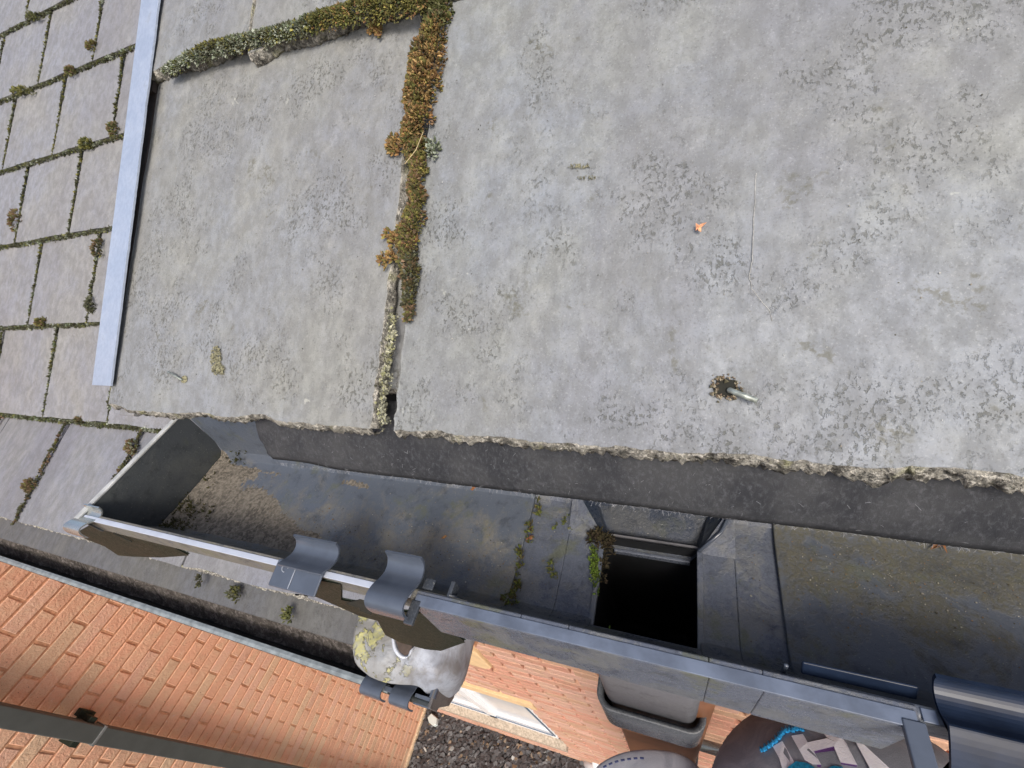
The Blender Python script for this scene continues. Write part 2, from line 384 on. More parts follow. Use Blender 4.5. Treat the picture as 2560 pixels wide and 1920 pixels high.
# ------------------------------------------------------------------ pipe on the side wall
M_PIPE = flat('charcoal_plastic', (.060, .068, .066), .5, .4, 12, .1, bump=0)
pl = thing('downpipe', (WX+.07, -.37, -5.6), 'square charcoal downpipe fixed flat to the orange brick side wall', 'downpipe', None)
mb = MB(); mb.box((WX+.035, -.398, -5.6), (WX+.10, -.328, .35)); bevel(mb.build('pipe', M_PIPE, pl), .006, 3)
mb = MB()
mb.box((WX+.032, -.402, -2.075), (WX+.104, -.324, -2.060)); bevel(mb.build('joint', flat('pipe_joint', (.14, .15, .15), .5), pl), .002)
mb = MB(); mb.box((WX, -.42, -2.01), (WX+.09, -.306, -1.975)); mb.box((WX, -.325, -2.03), (WX+.03, -.295, -1.955))
bevel(mb.build('bracket', M_PLI, pl), .003)
# ------------------------------------------------------------------ lower (far) roof
lroof = thing('slate_roof', (-1.4, .3, -.6), 'lower roof of small lilac grey slates in mossy courses, left of the aluminium strip', 'roof')
EXP = .2355; U0 = -.066                # exposure; tail line of the lowest full-pitch course
XS = .267; J0 = -1.4720
class Tiles: pass
def small_slate(mb, f, x0, x1, u0, u1, h0, h1, rnd, rough=.002):
    """one slate: f(x,u,h) -> point; tail at u0 and height h0, head at u1 and height h1"""
    n = 7; m_ = 3; t = .0055
    ex0 = [rnd.gauss(0, rough*.35) for _ in range(m_+1)]; ex1 = [rnd.gauss(0, rough*.35) for _ in range(m_+1)]
    tail = [rnd.gauss(0, rough*.6) for _ in range(n+1)]
    vs_ = []
    for lay in (0, 1):
        for j in range(m_+1):
            for i in range(n+1):
                a = i/n; b = j/m_
                x = x0 + (x1-x0)*a + (ex0[j] if i == 0 else 0) + (ex1[j] if i == n else 0)
                u = u0 + (u1-u0)*b + (tail[i] if j == 0 else 0)
                h = h0 + (h1-h0)*b - (t if lay else 0)
                vs_.append(f(x, u, h))
    W = n+1; K = W*(m_+1); fs = []
    for j in range(m_):
        for i in range(n): fs.append((j*W+i, j*W+i+1, (j+1)*W+i+1, (j+1)*W+i))
    for i in range(n): fs.append((K+i, K+i+1, i+1, i))
    for j in range(m_):
        fs.append((j*W, (j+1)*W, K+(j+1)*W, K+j*W)); fs.append((K+j*W+n, K+(j+1)*W+n, (j+1)*W+n, j*W+n))
    mb.add(vs_, fs)
rnd = random.Random(11); mb = MB(); joints = []
for r in range(0, 13):
    u0 = U0 + r*EXP; off = (XS*.5 if r % 2 else 0)
    k = -11
    while True:
        x0 = J0 + off + k*XS; k += 1
        if x0 > -.2: break
        if x0 < -2.62: continue
        x1 = min(x0 + XS - .005, -.32)
        if x1 - x0 < .02: continue
        small_slate(mb, lr, x0 + rnd.uniform(0, .0015), x1, u0, u0 + EXP + .07, .006 + rnd.uniform(0, .0015), -.002, rnd)
        joints.append((x0 - .002, r))
mb.build('slate_courses', M_SL, lroof)
# sprocketed eave course at a lower pitch
TS = math.radians(22); SU = Vector((0, math.cos(TS), math.sin(TS))); SN = Vector((0, -math.sin(TS), math.cos(TS)))
KP = lr(0, U0, -.006)                  # where the pitch changes
def sr(x, u, h=0.0): return Vector((x, 0, 0)) + KP + SU*u + SN*h
M_SL2 = slate_mat('small_eave_slate', tint=(.99, 1.0, 1.07), w=3.1, rot=-TS, scale=.45, specks=.2, blotch=.5, lilac=.7, val=.84)
mb = MB()
k = -11
while True:
    x0 = -1.368 + .283*k; k += 1
    if x0 > -.25: break
    if x0 < -2.62: continue
    small_slate(mb, sr, x0, min(x0 + .278, -.30), -.238, .06, .004, -.001, rnd, .003)
mb.build('eave_course', M_SL2, lroof)
# crumbly tail edge and under-course
M_CRUMB = M_EDGE
def crumb(mb, pts, out, down, amp, seed, rows=4, step=.003):
    """rough broken band following a line of points; out/down are unit vectors, amp band height"""
    P = [Vector(p) for p in pts]; L = [0]
    for a, b in zip(P, P[1:]): L.append(L[-1] + (b-a).length)
    n = max(4, int(L[-1]/step)); W = rows+1; base = len(mb.v); vs_ = []; fs = []
    seg = 0
    for i in range(n+1):
        d = L[-1]*i/n
        while seg < len(P)-2 and d > L[seg+1]: seg += 1
        p = P[seg].lerp(P[seg+1], (d-L[seg])/max(1e-9, L[seg+1]-L[seg]))
        for j in range(W):
            b = j/rows; q = fbm(d*90, j*.7, seed, 4); q2 = fbm(d*260, j*1.3, seed+5, 3)
            q3 = fbm(d*22, 0, seed+9, 3)
            vs_.append(p + out*((q*.9 + q2*.6)*amp*.35 + (amp*.1 if 0 < j < rows else -amp*.22)) + down*(b*amp*(1 + .35*q3) + q2*amp*.12))
    for i in range(n):
        for j in range(rows): a = i*W+j; fs.append((a, a+1, a+W+1, a+W))
    mb.add(vs_, fs)
mb = MB()
crumb(mb, [sr(-2.6, -.2385, .0035), sr(-.31, -.2385, .0035)], -SU, -SN, .0125, 3, 5, .0035)
mb.build('broken_tail_edge', M_EDGE, lroof)
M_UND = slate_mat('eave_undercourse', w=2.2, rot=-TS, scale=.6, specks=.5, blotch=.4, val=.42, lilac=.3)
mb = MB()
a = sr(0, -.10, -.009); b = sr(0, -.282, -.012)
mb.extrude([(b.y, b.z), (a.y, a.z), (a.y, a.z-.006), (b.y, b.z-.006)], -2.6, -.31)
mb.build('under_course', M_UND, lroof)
# carcass under the lower roof
M_WOOD = flat('dark_timber', (.05, .04, .035), .9)
mb = MB()
p0, p1 = lr(0, U0-.01, -.02), lr(0, 2.9, -.02); s0 = sr(0, -.2, -.03)
mb.extrude([(s0.y, s0.z), (p0.y, p0.z), (p1.y, p1.z), (p1.y, -.9), (.34, -.9), (.16, -.68)], -2.6, -.30)
mb.build('deck', M_WOOD, lroof)
# ------------------------------------------------------------------ moss
def shoots(mb, c, nrm, r, n, ln, cols, rnd, wd=.10, spread=.7, dirb=None):
    c = Vector(c); nrm = Vector(nrm).normalized(); ax = nrm.orthogonal().normalized(); ay = nrm.cross(ax)
    for _ in range(n):
        t = rnd.uniform(0, 6.283); q = r*math.sqrt(rnd.random())
        d0 = ax*math.cos(t) + ay*math.sin(t)
        b = c + d0*q
        d = (nrm + d0*(q/r)*spread*1.3 + Vector((rnd.gauss(0, .3), rnd.gauss(0, .3), rnd.gauss(0, .3)))*spread)
        if dirb is not None: d += dirb
        d.normalize(); l = ln*rnd.uniform(.6, 1.25)*(1.15 - .45*q/r); w_ = l*wd*rnd.uniform(.8, 1.4)
        s1 = d.orthogonal().normalized(); s2 = d.cross(s1); cc = rnd.choice(cols); k = rnd.uniform(.7, 1.3)
        col = (cc[0]*k, cc[1]*k, cc[2]*k, 1); tip = b + d*l; mid = b + d*l*.55 + nrm*l*.05
        v = [b + s1*w_*.6, b - s1*w_*.3 + s2*w_*.5, b - s1*w_*.3 - s2*w_*.5, mid + s1*w_, mid - s1*w_*.5 + s2*w_*.87, mid - s1*w_*.5 - s2*w_*.87, tip]
        mb.add(v, [(0,1,4,3),(1,2,5,4),(2,0,3,5),(3,4,6),(4,5,6),(5,3,6)], col)
GRN = [(.10, .115, .03), (.14, .15, .05), (.07, .09, .035), (.17, .17, .08)]
GRY = [(.26, .29, .22), (.20, .24, .17), (.36, .39, .32), (.11, .14, .08)]
OLV = [(.19, .18, .045), (.24, .22, .06), (.13, .13, .04), (.09, .10, .03)]
GLD = [(.32, .19, .07), (.42, .28, .12), (.22, .12, .055), (.25, .21, .06), (.15, .13, .04), (.26, .14, .06)]
BRN = [(.16, .10, .06), (.20, .13, .08), (.10, .08, .035), (.13, .13, .04)]
DGR = [(.055, .065, .035), (.08, .085, .05), (.11, .115, .085), (.045, .045, .03)]
def band(mb, path, wfn, dens, ln, colfn, rnd, nrm, hgt=.4, spread=.7, wd=.16):
    """a run of moss tufts along a polyline"""
    P = [Vector(p) for p in path]; L = [0]
    for a, b in zip(P, P[1:]): L.append(L[-1] + (b-a).length)
    d = 0
    while d < L[-1]:
        s_ = max(i for i in range(len(P)-1) if L[i] <= d); a = (d-L[s_])/(L[s_+1]-L[s_]); t = d/L[-1]
        p = P[s_].lerp(P[s_+1], a); tan = (P[s_+1]-P[s_]).normalized(); side = tan.cross(nrm).normalized()
        w_, off = wfn(t)
        if w_ > 0:
            q = rnd.uniform(-1, 1)
            c = p + side*(off + q*w_*.8) + nrm*(1-q*q)*w_*hgt
            cl = colfn(t, q); c1 = rnd.choice(cl); k1 = rnd.uniform(.55, 1.25); c2 = rnd.choice(cl)
            shoots(mb, c, nrm + side*q*.9, w_*rnd.uniform(.3, .6), rnd.randint(4, 9), ln*rnd.uniform(.6, 1.3), [tuple(v*k1 for v in c1)]*3 + [tuple(v*.5 for v in c1), tuple(v*k1 for v in c2)], rnd, wd, spread)
        d += dens
    return mb
M_STUFF = []
# small-slate moss lines: every course tail and every perpend
rnd = random.Random(21); mb = MB()
for r in range(0, 9):
    u0 = U0 + r*EXP
    path = [lr(-2.6, u0-.004, .002), lr(-.33, u0-.004, .002)]
    amp = .0048 if r else .0044
    def wf_(t, r=r, amp=amp):
        q = noise.noise(Vector((t*23, r*3.3, 0))); return (amp*max(.45, 1 + .9*q), .001)
    xs_ = -2.6 if r > 2 else -2.2
    band(mb, [lr(xs_, u0-.004, .001), lr(-.33, u0-.004, .001)], wf_, .0017, .0055, lambda t, q: DGR if rnd.random() < .68 else (GRY if rnd.random() < .5 else GRN), rnd, LN, .5, .8, .3)
for (x, r) in joints:
    if r > 7 or x > -.5 or x < -2.4: continue
    seed = x*17 + r*5
    def wf_(t, seed=seed):
        q = noise.noise(Vector((t*5, seed, 1))); return (.0032*max(.2, 1 + 1.5*q), .0)
    band(mb, [lr(x, U0 + r*EXP, .003), lr(x, U0 + (r+1)*EXP, .001)], wf_, .0024, .0055, lambda t, q: DGR if rnd.random() < .55 else (GRY if rnd.random() < .4 else OLV), rnd, LN, .5, .8, .3)
for px0, py0, px1, py1 in ((174,1047,38,1310), (365,1070,290,1200), (12,1035,-60,1150), (505,1440,497,1465)):
    def gp(px, py):
        r_ = ray(px, py); return r_*((KP.dot(SN)+.004)/r_.dot(SN))
    band(mb, [gp(px0, py0), gp(px1, py1)], lambda t: (.0045*max(.3, 1+1.3*noise.noise(Vector((t*6, px0, 2)))), 0), .0022, .006, lambda t, q: DGR if rnd.random() < .6 else BRN, rnd, SN, .5, .8, .3)
tag(mb.build('moss', M_MOSS, usecol=True, base=lr(-1.4, .3)), 'thin dark green moss lines along the joints of the small lilac slates', 'moss', kind='stuff')
# distinct cushions on the small slates
def on_left(px, py, low=False):
    r_ = ray(px, py)
    return r_*((KP.dot(SN)+.004)/r_.dot(SN)) if low else r_*((-DL+.006)/r_.dot(LN))
CUSH = [
 (91, 45, 22, 10, DGR+GRN, 0, 'dark moss cushion at the top left corner, on the upper slate course line'),
 (60, 230, 34, 11, GRN+OLV, 0, 'long green moss cushion on the second slate course line, nearest the left edge'),
 (235, 118, 15, 13, OLV+BRN, 0, 'round brown moss ball beside a vertical joint near the top of the aluminium strip'),
 (182, 180, 13, 11, GRN+BRN, 0, 'small round moss ball on the course line below and left of the brown ball'),
 (288, 325, 14, 19, GRN+BRN, 0, 'dark tall moss clump touching the aluminium strip at the third course line'),
 (218, 362, 15, 14, OLV+GRN, 0, 'olive moss ball under the third slate course line, left of the tall dark clump'),
 (40, 552, 13, 32, BRN, 0, 'brown spindle shaped moss clump in a joint at the left edge'),
 (248, 622, 11, 28, BRN+DGR, 0, 'long brown moss clump in the joint just left of the aluminium strip'),
 (232, 760, 11, 22, DGR, 0, 'dark crumbly moss clump low in the joint left of the aluminium strip'),
 (108, 806, 12, 9, OLV+BRN, 0, 'small olive moss ball on the course line level with the lower end of the strip'),
 (208, 1053, 12, 10, BRN+DGR, 1, 'dark round moss ball on the lowest course line, left of the big slate corner'),
 (335, 1118, 15, 20, BRN+GRY[:1], 1, 'brown moss clump in the joint beside the gutter stop end'),
 (80, 1215, 13, 20, BRN, 1, 'brown moss clump low in the leftmost joint of the eave course'),
]
for (px, py, rx, ry, cols, low, lab) in CUSH:
    rnd = random.Random(px); mb = MB(); c0 = on_left(px, py, low); nn = SN if low else LN
    for k in range(26):
        a = rnd.uniform(0, 6.283); q = math.sqrt(rnd.random())
        c = on_left(px + rx*q*.8*math.cos(a), py + ry*q*.8*math.sin(a), low)
        shoots(mb, c + nn*.010*(1-q*q), nn + (c-c0)*30, .005, 8, .0085, cols, rnd, .2, .7)
    ball = c0
    tag(mb.build('moss_cushion', M_MOSS, usecol=True, base=c0), lab, 'moss cushion', 'moss cushions on the small slate roof')
# ------------------------------------------------------------------ near roof
nroof = thing('slate_roof', (-.1, .14, -.15), 'close roof slope of large weathered grey slates with crumbling tails over the gutter', 'roof')
T = .0066                              # slate thickness
def big_slate(name, mat, x0a, x0b, x1a, x1b, ua, ub, h, label=None, seed=0, chipl=0, chipr=0, nx=150, ny=70, jag=.0016):
    """x0a/x1a: left and right edge at the tail, x0b/x1b at the head"""
    def chip(d, s_, amp): return amp*(.9*fbm(d*34, s_, 0, 3) + .55*fbm(d*110, s_, 3, 3) + .3*fbm(d*330, s_, 6, 2))
    W = nx+1; vs_ = []; fs = []; mi = []
    for j in range(ny+1):
        b = (j/ny)**1.5; 
        for i in range(nx+1):
            a = i/nx; u = ua + (ub-ua)*b
            xl = x0a + (x0b-x0a)*b + abs(chip(u, seed+1, chipl)); xr = x1a + (x1b-x1a)*b - abs(chip(u, seed+2, chipr))
            x = xl + (xr-xl)*a
            uu = u + (abs(chip(x, seed+4, jag))*1.2 + (max(0, fbm(x*16, seed, 8, 2))*.007)) * (1-b)**12
            hh = h + .0006*fbm(x*25, uu*18, seed, 3)
            vs_.append(nr(x, uu, hh))
    for j in range(ny):
        for i in range(nx): fs.append((j*W+i, j*W+i+1, (j+1)*W+i+1, (j+1)*W+i)); mi.append(0)
    # broken edge bands: tail, left, right
    def bandedge(idx, out, amp, sd, tk=1.0):
        nonlocal vs_, fs, mi
        R_ = 6; base = len(vs_)
        for k, i0 in enumerate(idx):
            p = vs_[i0]; amp_ = amp; amp = amp_*(1 + (.8*smoothstep(-.1, .1, p.x) if tk > 1 else 0))
            for r in range(1, R_+1):
                b = r/R_; q = fbm(p.x*170, p.y*170 + r*.55, sd, 4); q2 = fbm(p.x*480, p.y*480 + r*1.3, sd+3, 3); q3 = fbm(p.x*40, p.y*40, sd+6, 2)
                vs_.append(p + out*(amp*((.9+.5*q3)*math.sin(b*2.6) + .6*q + .5*q2)) - RN*(T*tk*b*(1+.25*q3) + amp*.25*q2))
            amp = amp_
        for k in range(len(idx)-1):
            prev0, prev1 = idx[k], idx[k+1]
            for r in range(R_):
                n0, n1 = base + k*R_ + r, base + (k+1)*R_ + r
                fs.append((prev0, n0, n1, prev1)); mi.append(1); prev0, prev1 = n0, n1
    bandedge([i for i in range(nx+1)], -RU, .0030, seed+20, 1.35)
    bandedge([j*W for j in range(ny+1)], Vector((-1, 0, 0)), .0005 + chipl*.5, seed+30)
    bandedge([j*W+nx for j in range(ny+1)], Vector((1, 0, 0)), .0005 + chipr*.5, seed+40)
    # underside
    c = [nr(x0a+.001, ua+.004, h-T), nr(x1a-.001, ua+.004, h-T), nr(x1b, ub, h-T), nr(x0b, ub, h-T)]
    n = len(vs_); vs_ += c; fs.append((n, n+3, n+2, n+1)); mi.append(0)
    o = mesh(name, vs_, fs, [mat, M_EDGE], nroof, True, midx=mi)
    if label: o['label'] = label
    return o
UM = .2225                             # tail of the next course up
# left slate, right slate, two slates of the course above, doubled eave course beneath
s1 = big_slate('slate', M_S1, -.3625, -.3625, -.1425, -.1325, -.006, .30, 0, 'left slate with a wire poking from a small hole', 3, 0, .0035, nx=190)
s2 = big_slate('slate', M_S2, -.1300, -.1206, .330, .338, -.006, .30, .0002, 'right slate, speckled, with a cracked corner and bent fixing', 11, .0018, 0, nx=330)
big_slate('slate', M_S1, -.3625, -.3625, -.262, -.262, UM+.012, .60, T+.0005, None, 31, 0, .001, nx=80, ny=30, jag=.001)
big_slate('slate', M_S1, -.2595, -.2595, .040, .040, UM, .60, T+.0006, None, 41, .001, .001, nx=160, ny=30, jag=.001)
big_slate('slate', M_S2, .0425, .0425, .34, .34, UM-.001, .60, T+.0006, None, 51, .001, .001, nx=120, ny=30, jag=.001)
big_slate('slate', M_S2, -.352, -.352, -.232, -.232, .0005, .25, -T-.0012, 'doubled eave slate under the left slate', 61, .001, .001, nx=80, ny=20)
big_slate('slate', M_S1, -.228, -.228, .05, .05, .012, .25, -T-.0012, None, 71, .001, .001, nx=120, ny=20)
# small piece broken from the corner
mb = MB(); mb.obox(nr(-.362, -.010, -.0105), Vector((.016, 0, 0)), RU*.02, RN*.004); bevel(mb.build('slate', M_SL, nroof), .0006)
# fixings
M_WIRE = flat('galvanised_wire', (.30, .33, .30), .45, .5, 300, .3, metal=.5)
M_DARKH = flat('dark_hole', (.02, .02, .015), .95)
mb = MB()
pA = nr(.0172, .0185, .0008); r1 = ray(1893, 1002); pB = r1*((-DN+.0045)/r1.dot(RN))
mb.tube([pA - RN*.002, pA + RN*.0012, pA.lerp(pB, .25) + RN*.0006, pB], .00105, 12, col=None)
sub = mb.build('fixing_wire', M_WIRE, s2, True)
mb = MB()
cc = nr(.0160, .0195, .0007)
vs_ = [cc] + [cc + Vector((1,0,0))*math.cos(t)*.0042*(1+.3*noise.noise(Vector((t*2,1,1)))) + RU*math.sin(t)*.0036*(1+.3*noise.noise(Vector((t*2,5,1)))) for t in [k*6.283/24 for k in range(24)]]
mb.add(vs_, [(0, 1+k, 1+(k+1) % 24) for k in range(24)])
mb.build('nail_hole', M_DARKH, s2)
mb = MB(); rnd = random.Random(5)
for k in range(90):
    t = rnd.uniform(0, 6.283); rr = rnd.gauss(.0046, .0007)
    c = cc + Vector((1,0,0))*math.cos(t)*rr + RU*math.sin(t)*rr*.85
    shoots(mb, c, RN, .0004, 1, rnd.uniform(.0005, .0013), [(.18,.13,.09),(.35,.30,.22),(.10,.09,.06)], rnd, .7, .8)
mb.build('crumbs', M_MOSS, s2, usecol=True)
mb = MB(); pA = nr(-.2885, .0155, .0005); r1 = ray(420, 930); pB = r1*((-DN+.003)/r1.dot(RN))
mb.tube([pA - RN*.001, pA + RN*.0012, pA.lerp(pB, .6)+RN*.0002, pB], .0007, 10); mb.build('fixing_wire', M_WIRE, s1, True)
mb = MB(); cc = nr(-.2875, .0158, .00065); vs_ = [cc] + [cc + Vector((1,0,0))*math.cos(t)*.0030 + RU*math.sin(t)*.0024 for t in [k*6.283/20 for k in range(20)]]
mb.add(vs_, [(0, 1+k, 1+(k+1) % 20) for k in range(20)]); mb.build('nail_hole', flat('rusty_hole', (.20, .19, .12), .9, .2, 900, .6), s1)
# chips of lichen crust on the slates (raised, with their own shape)
M_CRUST = flat('lichen_crust', (.24, .23, .15), .9, .2, 700, .55, bump=1)
mb = MB(); rnd = random.Random(8)
def crust(px, py, sx, sy, n, k=1.0):
    for _ in range(n):
        a = rnd.uniform(0, 6.283); q = math.sqrt(rnd.random()); r_ = ray(px + sx*q*math.cos(a), py + sy*q*math.sin(a)); c = r_*((-DN+.0006)/r_.dot(RN))
        shoots(mb, c, RN, .0005, 2, .0010*k, [(.26,.25,.15),(.36,.34,.22),(.12,.11,.08),(.30,.28,.20)], rnd, .6, .9)
crust(540, 900, 13, 36, 260, .8); crust(553, 925, 10, 12, 60, .8)
crust(1448, 415, 30, 5, 60, .5); crust(1470, 445, 24, 4, 30, .5)
mb.build('lichen', M_CRUST, nroof)
# thin pale crack line on the right slate
M_CRK = flat('calcite_crack', (.30, .30, .285), .9, .2, 500, .3)
mb = MB()
pts = [(1890,430),(1888,500),(1884,560),(1882,640),(1874,690),(1880,720),(1900,745),(1925,775),(1932,805)]
pp = [ray(*p) for p in pts]; pp = [r_*((-DN+.0010)/r_.dot(RN)) for r_ in pp]
Q = []
for a, b in zip(pp, pp[1:]):
    for k in range(8): Q.append(a.lerp(b, k/8) + Vector((fbm(k*.4 + a.x*900, 3, 0)*.0004, 0, 0)))
mb.tube([q - RN*.0009 for q in Q], .00018, 5); mb.build('crack', M_CRK, s2)
# eave felt hanging into the gutter
g = NM('bitumen_felt', rough=.75, spec=.35)
vf = g.mapping(scale=(1, 1, .6)); n1 = g.noise(520, 8, .85, vf, .25); n2 = g.noise(45, 4, .6)
g.color(g.mix(g.ramp(n1, .46, .74, 0, .6), g.mix(g.ramp(n2, .35, .65), (.024, .026, .031), (.046, .048, .052)), (.135, .14, .155)))
g.bump(n1, .7, .0008); M_FELT = g.m
vs_ = []; fs = []; nx = 260; ny = 10
for i in range(nx+1):
    a = i/nx; x = -.2445 + a*.60
    hb = .1815 + .0035*smoothstep(-.215, -.185, x) + .0006*noise.noise(Vector((x*20, 0, 0)))
    for j in range(ny+1):
        b = j/ny
        y = .128 - .0215*math.sin(b*1.57)**.8 + .0006*noise.noise(Vector((x*30, b*2, 4)))
        z = -(.146 + (hb-.146)*b)
        vs_.append((x + (b*.004 if i == 0 else 0), y, z))
for i in range(nx):
    for j in range(ny): a = i*(ny+1)+j; fs.append((a, a+1, a+ny+2, a+ny+1))
o = mesh('eave_felt', vs_, fs, M_FELT, nroof, True); sm = o.modifiers.new('s', 'SOLIDIFY'); sm.thickness = .0012; sm.offset = 1
mb = MB(); rnd = random.Random(2)
for k in range(900):
    x = rnd.uniform(-.24, .25); b = rnd.choice((1, 1, rnd.random())); y = .128 - .0215*math.sin(b*1.57)**.8; z = -(.146 + .039*b)
    p = Vector((x, y-.0012, z)); d = Vector((rnd.gauss(0, .7), -abs(rnd.gauss(.4, .3)), rnd.gauss(0, .7))).normalized()
    l = rnd.uniform(.0006, .0028); mb.tube([p, p + d*l*.5 + Vector((0, 0, .0002)), p + d*l], .00005, 3, caps=False)
mb.build('felt_fibres', flat('pale_fibre', (.30, .31, .33), .9), o)
# carcass, fascia and soffit
mb = MB(); a = nr(0, .03, -.016); b = nr(0, .60, -.016)
mb.extrude([(a.y, a.z), (b.y, b.z), (b.y, -.34), (.172, -.34), (.172, a.z-.02)], -.352, 1.6)
mb.build('deck', M_WOOD, nroof)
mb = MB(); mb.box((-.352, .1705, -.33), (1.6, .1725-.0008, -.17)); mb.build('fascia_board', flat('black_board', (.03, .03, .03), .5), nroof)
mb = MB(); mb.box((-.352, .172, -.345), (1.6, .358, -.341)); mb.build('soffit', flat('dark_soffit', (.12, .11, .10), .7), nroof)
mb = MB(); mb.box((-.36, .17, -.9), (-.3525, .72, -.25)); mb.build('verge_wall', M_MORT, nroof)
mb = MB(); mb.obox(nr(-.3790, .010, -.022), Vector((.0162, 0, 0)), RU*.60, RN*.0225); mb.obox(nr(-.3790, .225, 0), Vector((.0162, 0, 0)), RU*.37, RN*(T*.5)); mb.build('verge_batten', M_WOOD, nroof)
# ------------------------------------------------------------------ aluminium strip
vs_ = []; fs = []; n = 240
for i in range(n+1):
    u = .0095 + i/n*.55; q = fbm(u*60, 2, 1, 3)*.0004 + fbm(u*300, 2, 5, 2)*.0002
    for (x, h) in ((-.3805, -.0005), (-.3803, .0018), (-.3792, .0026), (-.3566 + q, .0032), (-.3565 + q, .0020)):
        vs_.append(nr(x + .0003*math.sin(u*9), u, h + T*1.0*u/.25))
for i in range(n):
    for j in range(4): a = i*5+j; fs.append((a, a+1, a+6, a+5))
fs.append((4, 3, 2, 1, 0))
tag(mesh('metal_strip', vs_, fs, M_ALU, base=nr(-.37, .0095)), 'smooth pale blue grey aluminium strip lying up the roof between large and small slates', 'metal strip')
# ------------------------------------------------------------------ moss on the near roof
rnd = random.Random(33)
def nrp(px, py, h): r_ = ray(px, py); return r_*((-DN+h)/r_.dot(RN))
path = [nrp(px, py, T+.001) for px, py in ((418,178),(470,155),(530,128),(600,112),(660,98),(740,78),(820,50),(890,35),(950,22),(1010,15),(1070,8))]
ws = [.0028,.0046,.0055,.0052,.0050,.0048,.0050,.0058,.0068,.0066,.0058]
def wf1(t): k = t*(len(ws)-1); i = min(int(k), len(ws)-2); return (ws[i] + (ws[i+1]-ws[i])*(k-i))*(1+.2*noise.noise(Vector((t*30, 0, 9)))), 0
def cf1(t, q):
    if t < .14: return GRY if rnd.random() < .8 else GRN
    if t < .30: return (OLV if q < .1 else GRY) if rnd.random() < .8 else DGR
    if t < .62: return GRY if rnd.random() < .55 else (DGR if rnd.random() < .6 else OLV)
    return OLV if rnd.random() < .6 else (GLD if rnd.random() < .45 else GRN)
mb = MB(); band(mb, path, wf1, .00011, .0021, cf1, rnd, RN, .70, 1.1, .22)
tag(mb.build('moss', M_MOSS, usecol=True, base=nr(-.25, .225)), 'thick grey green moss roll along the tail of the upper big slate course', 'moss', kind='stuff')
path = [(1090,12,62),(1085,45,64),(1078,80,62),(1065,115,70),(1060,150,98),(1055,180,100),(1045,215,92),(1040,250,84),(1035,285,72),(1030,320,66),(1012,365,74),(1035,372,60),(1040,410,44),(1035,450,42),(1036,480,42),(1032,520,44),(1025,560,64),(1008,590,78),(1015,620,58),(1015,660,52),(1018,690,44),(1017,720,30),(1018,745,24),(1018,768,18),(1010,800,9)]
P_ = [nrp(px+8, py, .0026) for px, py, _ in path]
def wf2(t):
    L = [0]
    for a, b in zip(P_, P_[1:]): L.append(L[-1] + (b-a).length)
    d = t*L[-1]; i = max(k for k in range(len(P_)-1) if L[k] <= d); a = (d-L[i])/(L[i+1]-L[i])
    wp = path[i][2] + (path[i+1][2]-path[i][2])*a; return wp*.5*DN/1000*(1.15 if t < .4 else .88)*(1+.45*noise.noise(Vector((t*34, 0, 3)))), .0016*noise.noise(Vector((t*26, 5, 3)))
def cf2(t, q):
    if t < .07: return GRN if rnd.random() < .7 else BRN
    if t < .45: return GLD if rnd.random() < .82 else (BRN if rnd.random() < .5 else OLV)
    if t < .80: return GLD[2:] + OLV if rnd.random() < .6 else BRN
    return BRN if rnd.random() < .6 else DGR
mb = MB(); band(mb, P_, wf2, .00012, .0027, cf2, rnd, RN, .6, 1.2, .24)
for (px, py, n_) in ((985,365,16),(992,590,16),(1020,640,10),(1100,30,12),(945,70,12),(1078,365,8),(970,640,8)):
    for _ in range(n_):
        shoots(mb, nrp(px+rnd.gauss(0, 9), py+rnd.gauss(0, 9), .002), RN + Vector((-.6 if px < 1010 else .4, 0, 0)), .0022, 12, .0028, (GLD if px < 1050 else (GRY if py > 300 else GLD)), rnd, .24, 1.1)
tag(mb.build('moss', M_MOSS, usecol=True, base=nr(-.13, .15)), 'golden brown tufted moss filling the joint between the two large slates', 'moss', kind='stuff')
# crumbly lichened edge low in that joint
mb = MB(); rnd = random.Random(44)
for (px, py, w_) in [(985,795,18),(983,830,14),(975,865,16),(970,900,16),(965,940,20),(960,975,20),(958,1010,14),(962,1045,18)]:
    for _ in range(38):
        c = nrp(px-2+rnd.gauss(0, w_*.38), py+rnd.gauss(0, 14), .0003)
        shoots(mb, c, RN, .0008, 2, .0013, [(.30,.30,.22),(.40,.39,.28),(.08,.08,.06),(.10,.10,.08),(.16,.16,.13),(.30,.30,.16)], rnd, .7, .9)
tag(mb.build('lichen', M_MOSS, usecol=True, base=nr(-.14, .03)), 'pale yellowish lichen crust on the broken edge below the golden moss', 'lichen', kind='stuff')
# ------------------------------------------------------------------ near gutter
gut = thing('gutter', (-.1, .11, -.288), 'black square plastic gutter with open outlet right under the large slates', 'gutter')
IN = [(.0585,-.2250),(.0620,-.2250),(.0632,-.2330),(.0700,-.2600),(.0785,-.2785),(.0840,-.2838),(.092,-.2850),(.150,-.2850),(.1585,-.2835),(.1640,-.2770),(.1660,-.2650),(.1665,-.2220)]
OUT = [(.1685,-.2220),(.1682,-.2790),(.1620,-.2865),(.150,-.2875),(.092,-.2875),(.0820,-.2862),(.0765,-.2810),(.0675,-.2610),(.0600,-.2455),(.0572,-.2450),(.0568,-.2262)]
mb = MB(); mb.extrude(IN + OUT, -.4430, -.1000)
bevel(mb.build('gutter_channel', M_PLG, gut), .0007, 2, 30)['label'] = 'left channel, silty, with a pale front lip'
def offs(pr, dy, dz): return [(y+dy, z+dz) for y, z in pr]
IN2 = [(.0585,-.2242),(.0612,-.2242),(.0640,-.2330),(.0715,-.2620),(.0790,-.2812),(.0850,-.2866),(.093,-.2880),(.151,-.2880),(.1600,-.2860),(.1668,-.2790),(.1690,-.2650),(.1695,-.2200)]
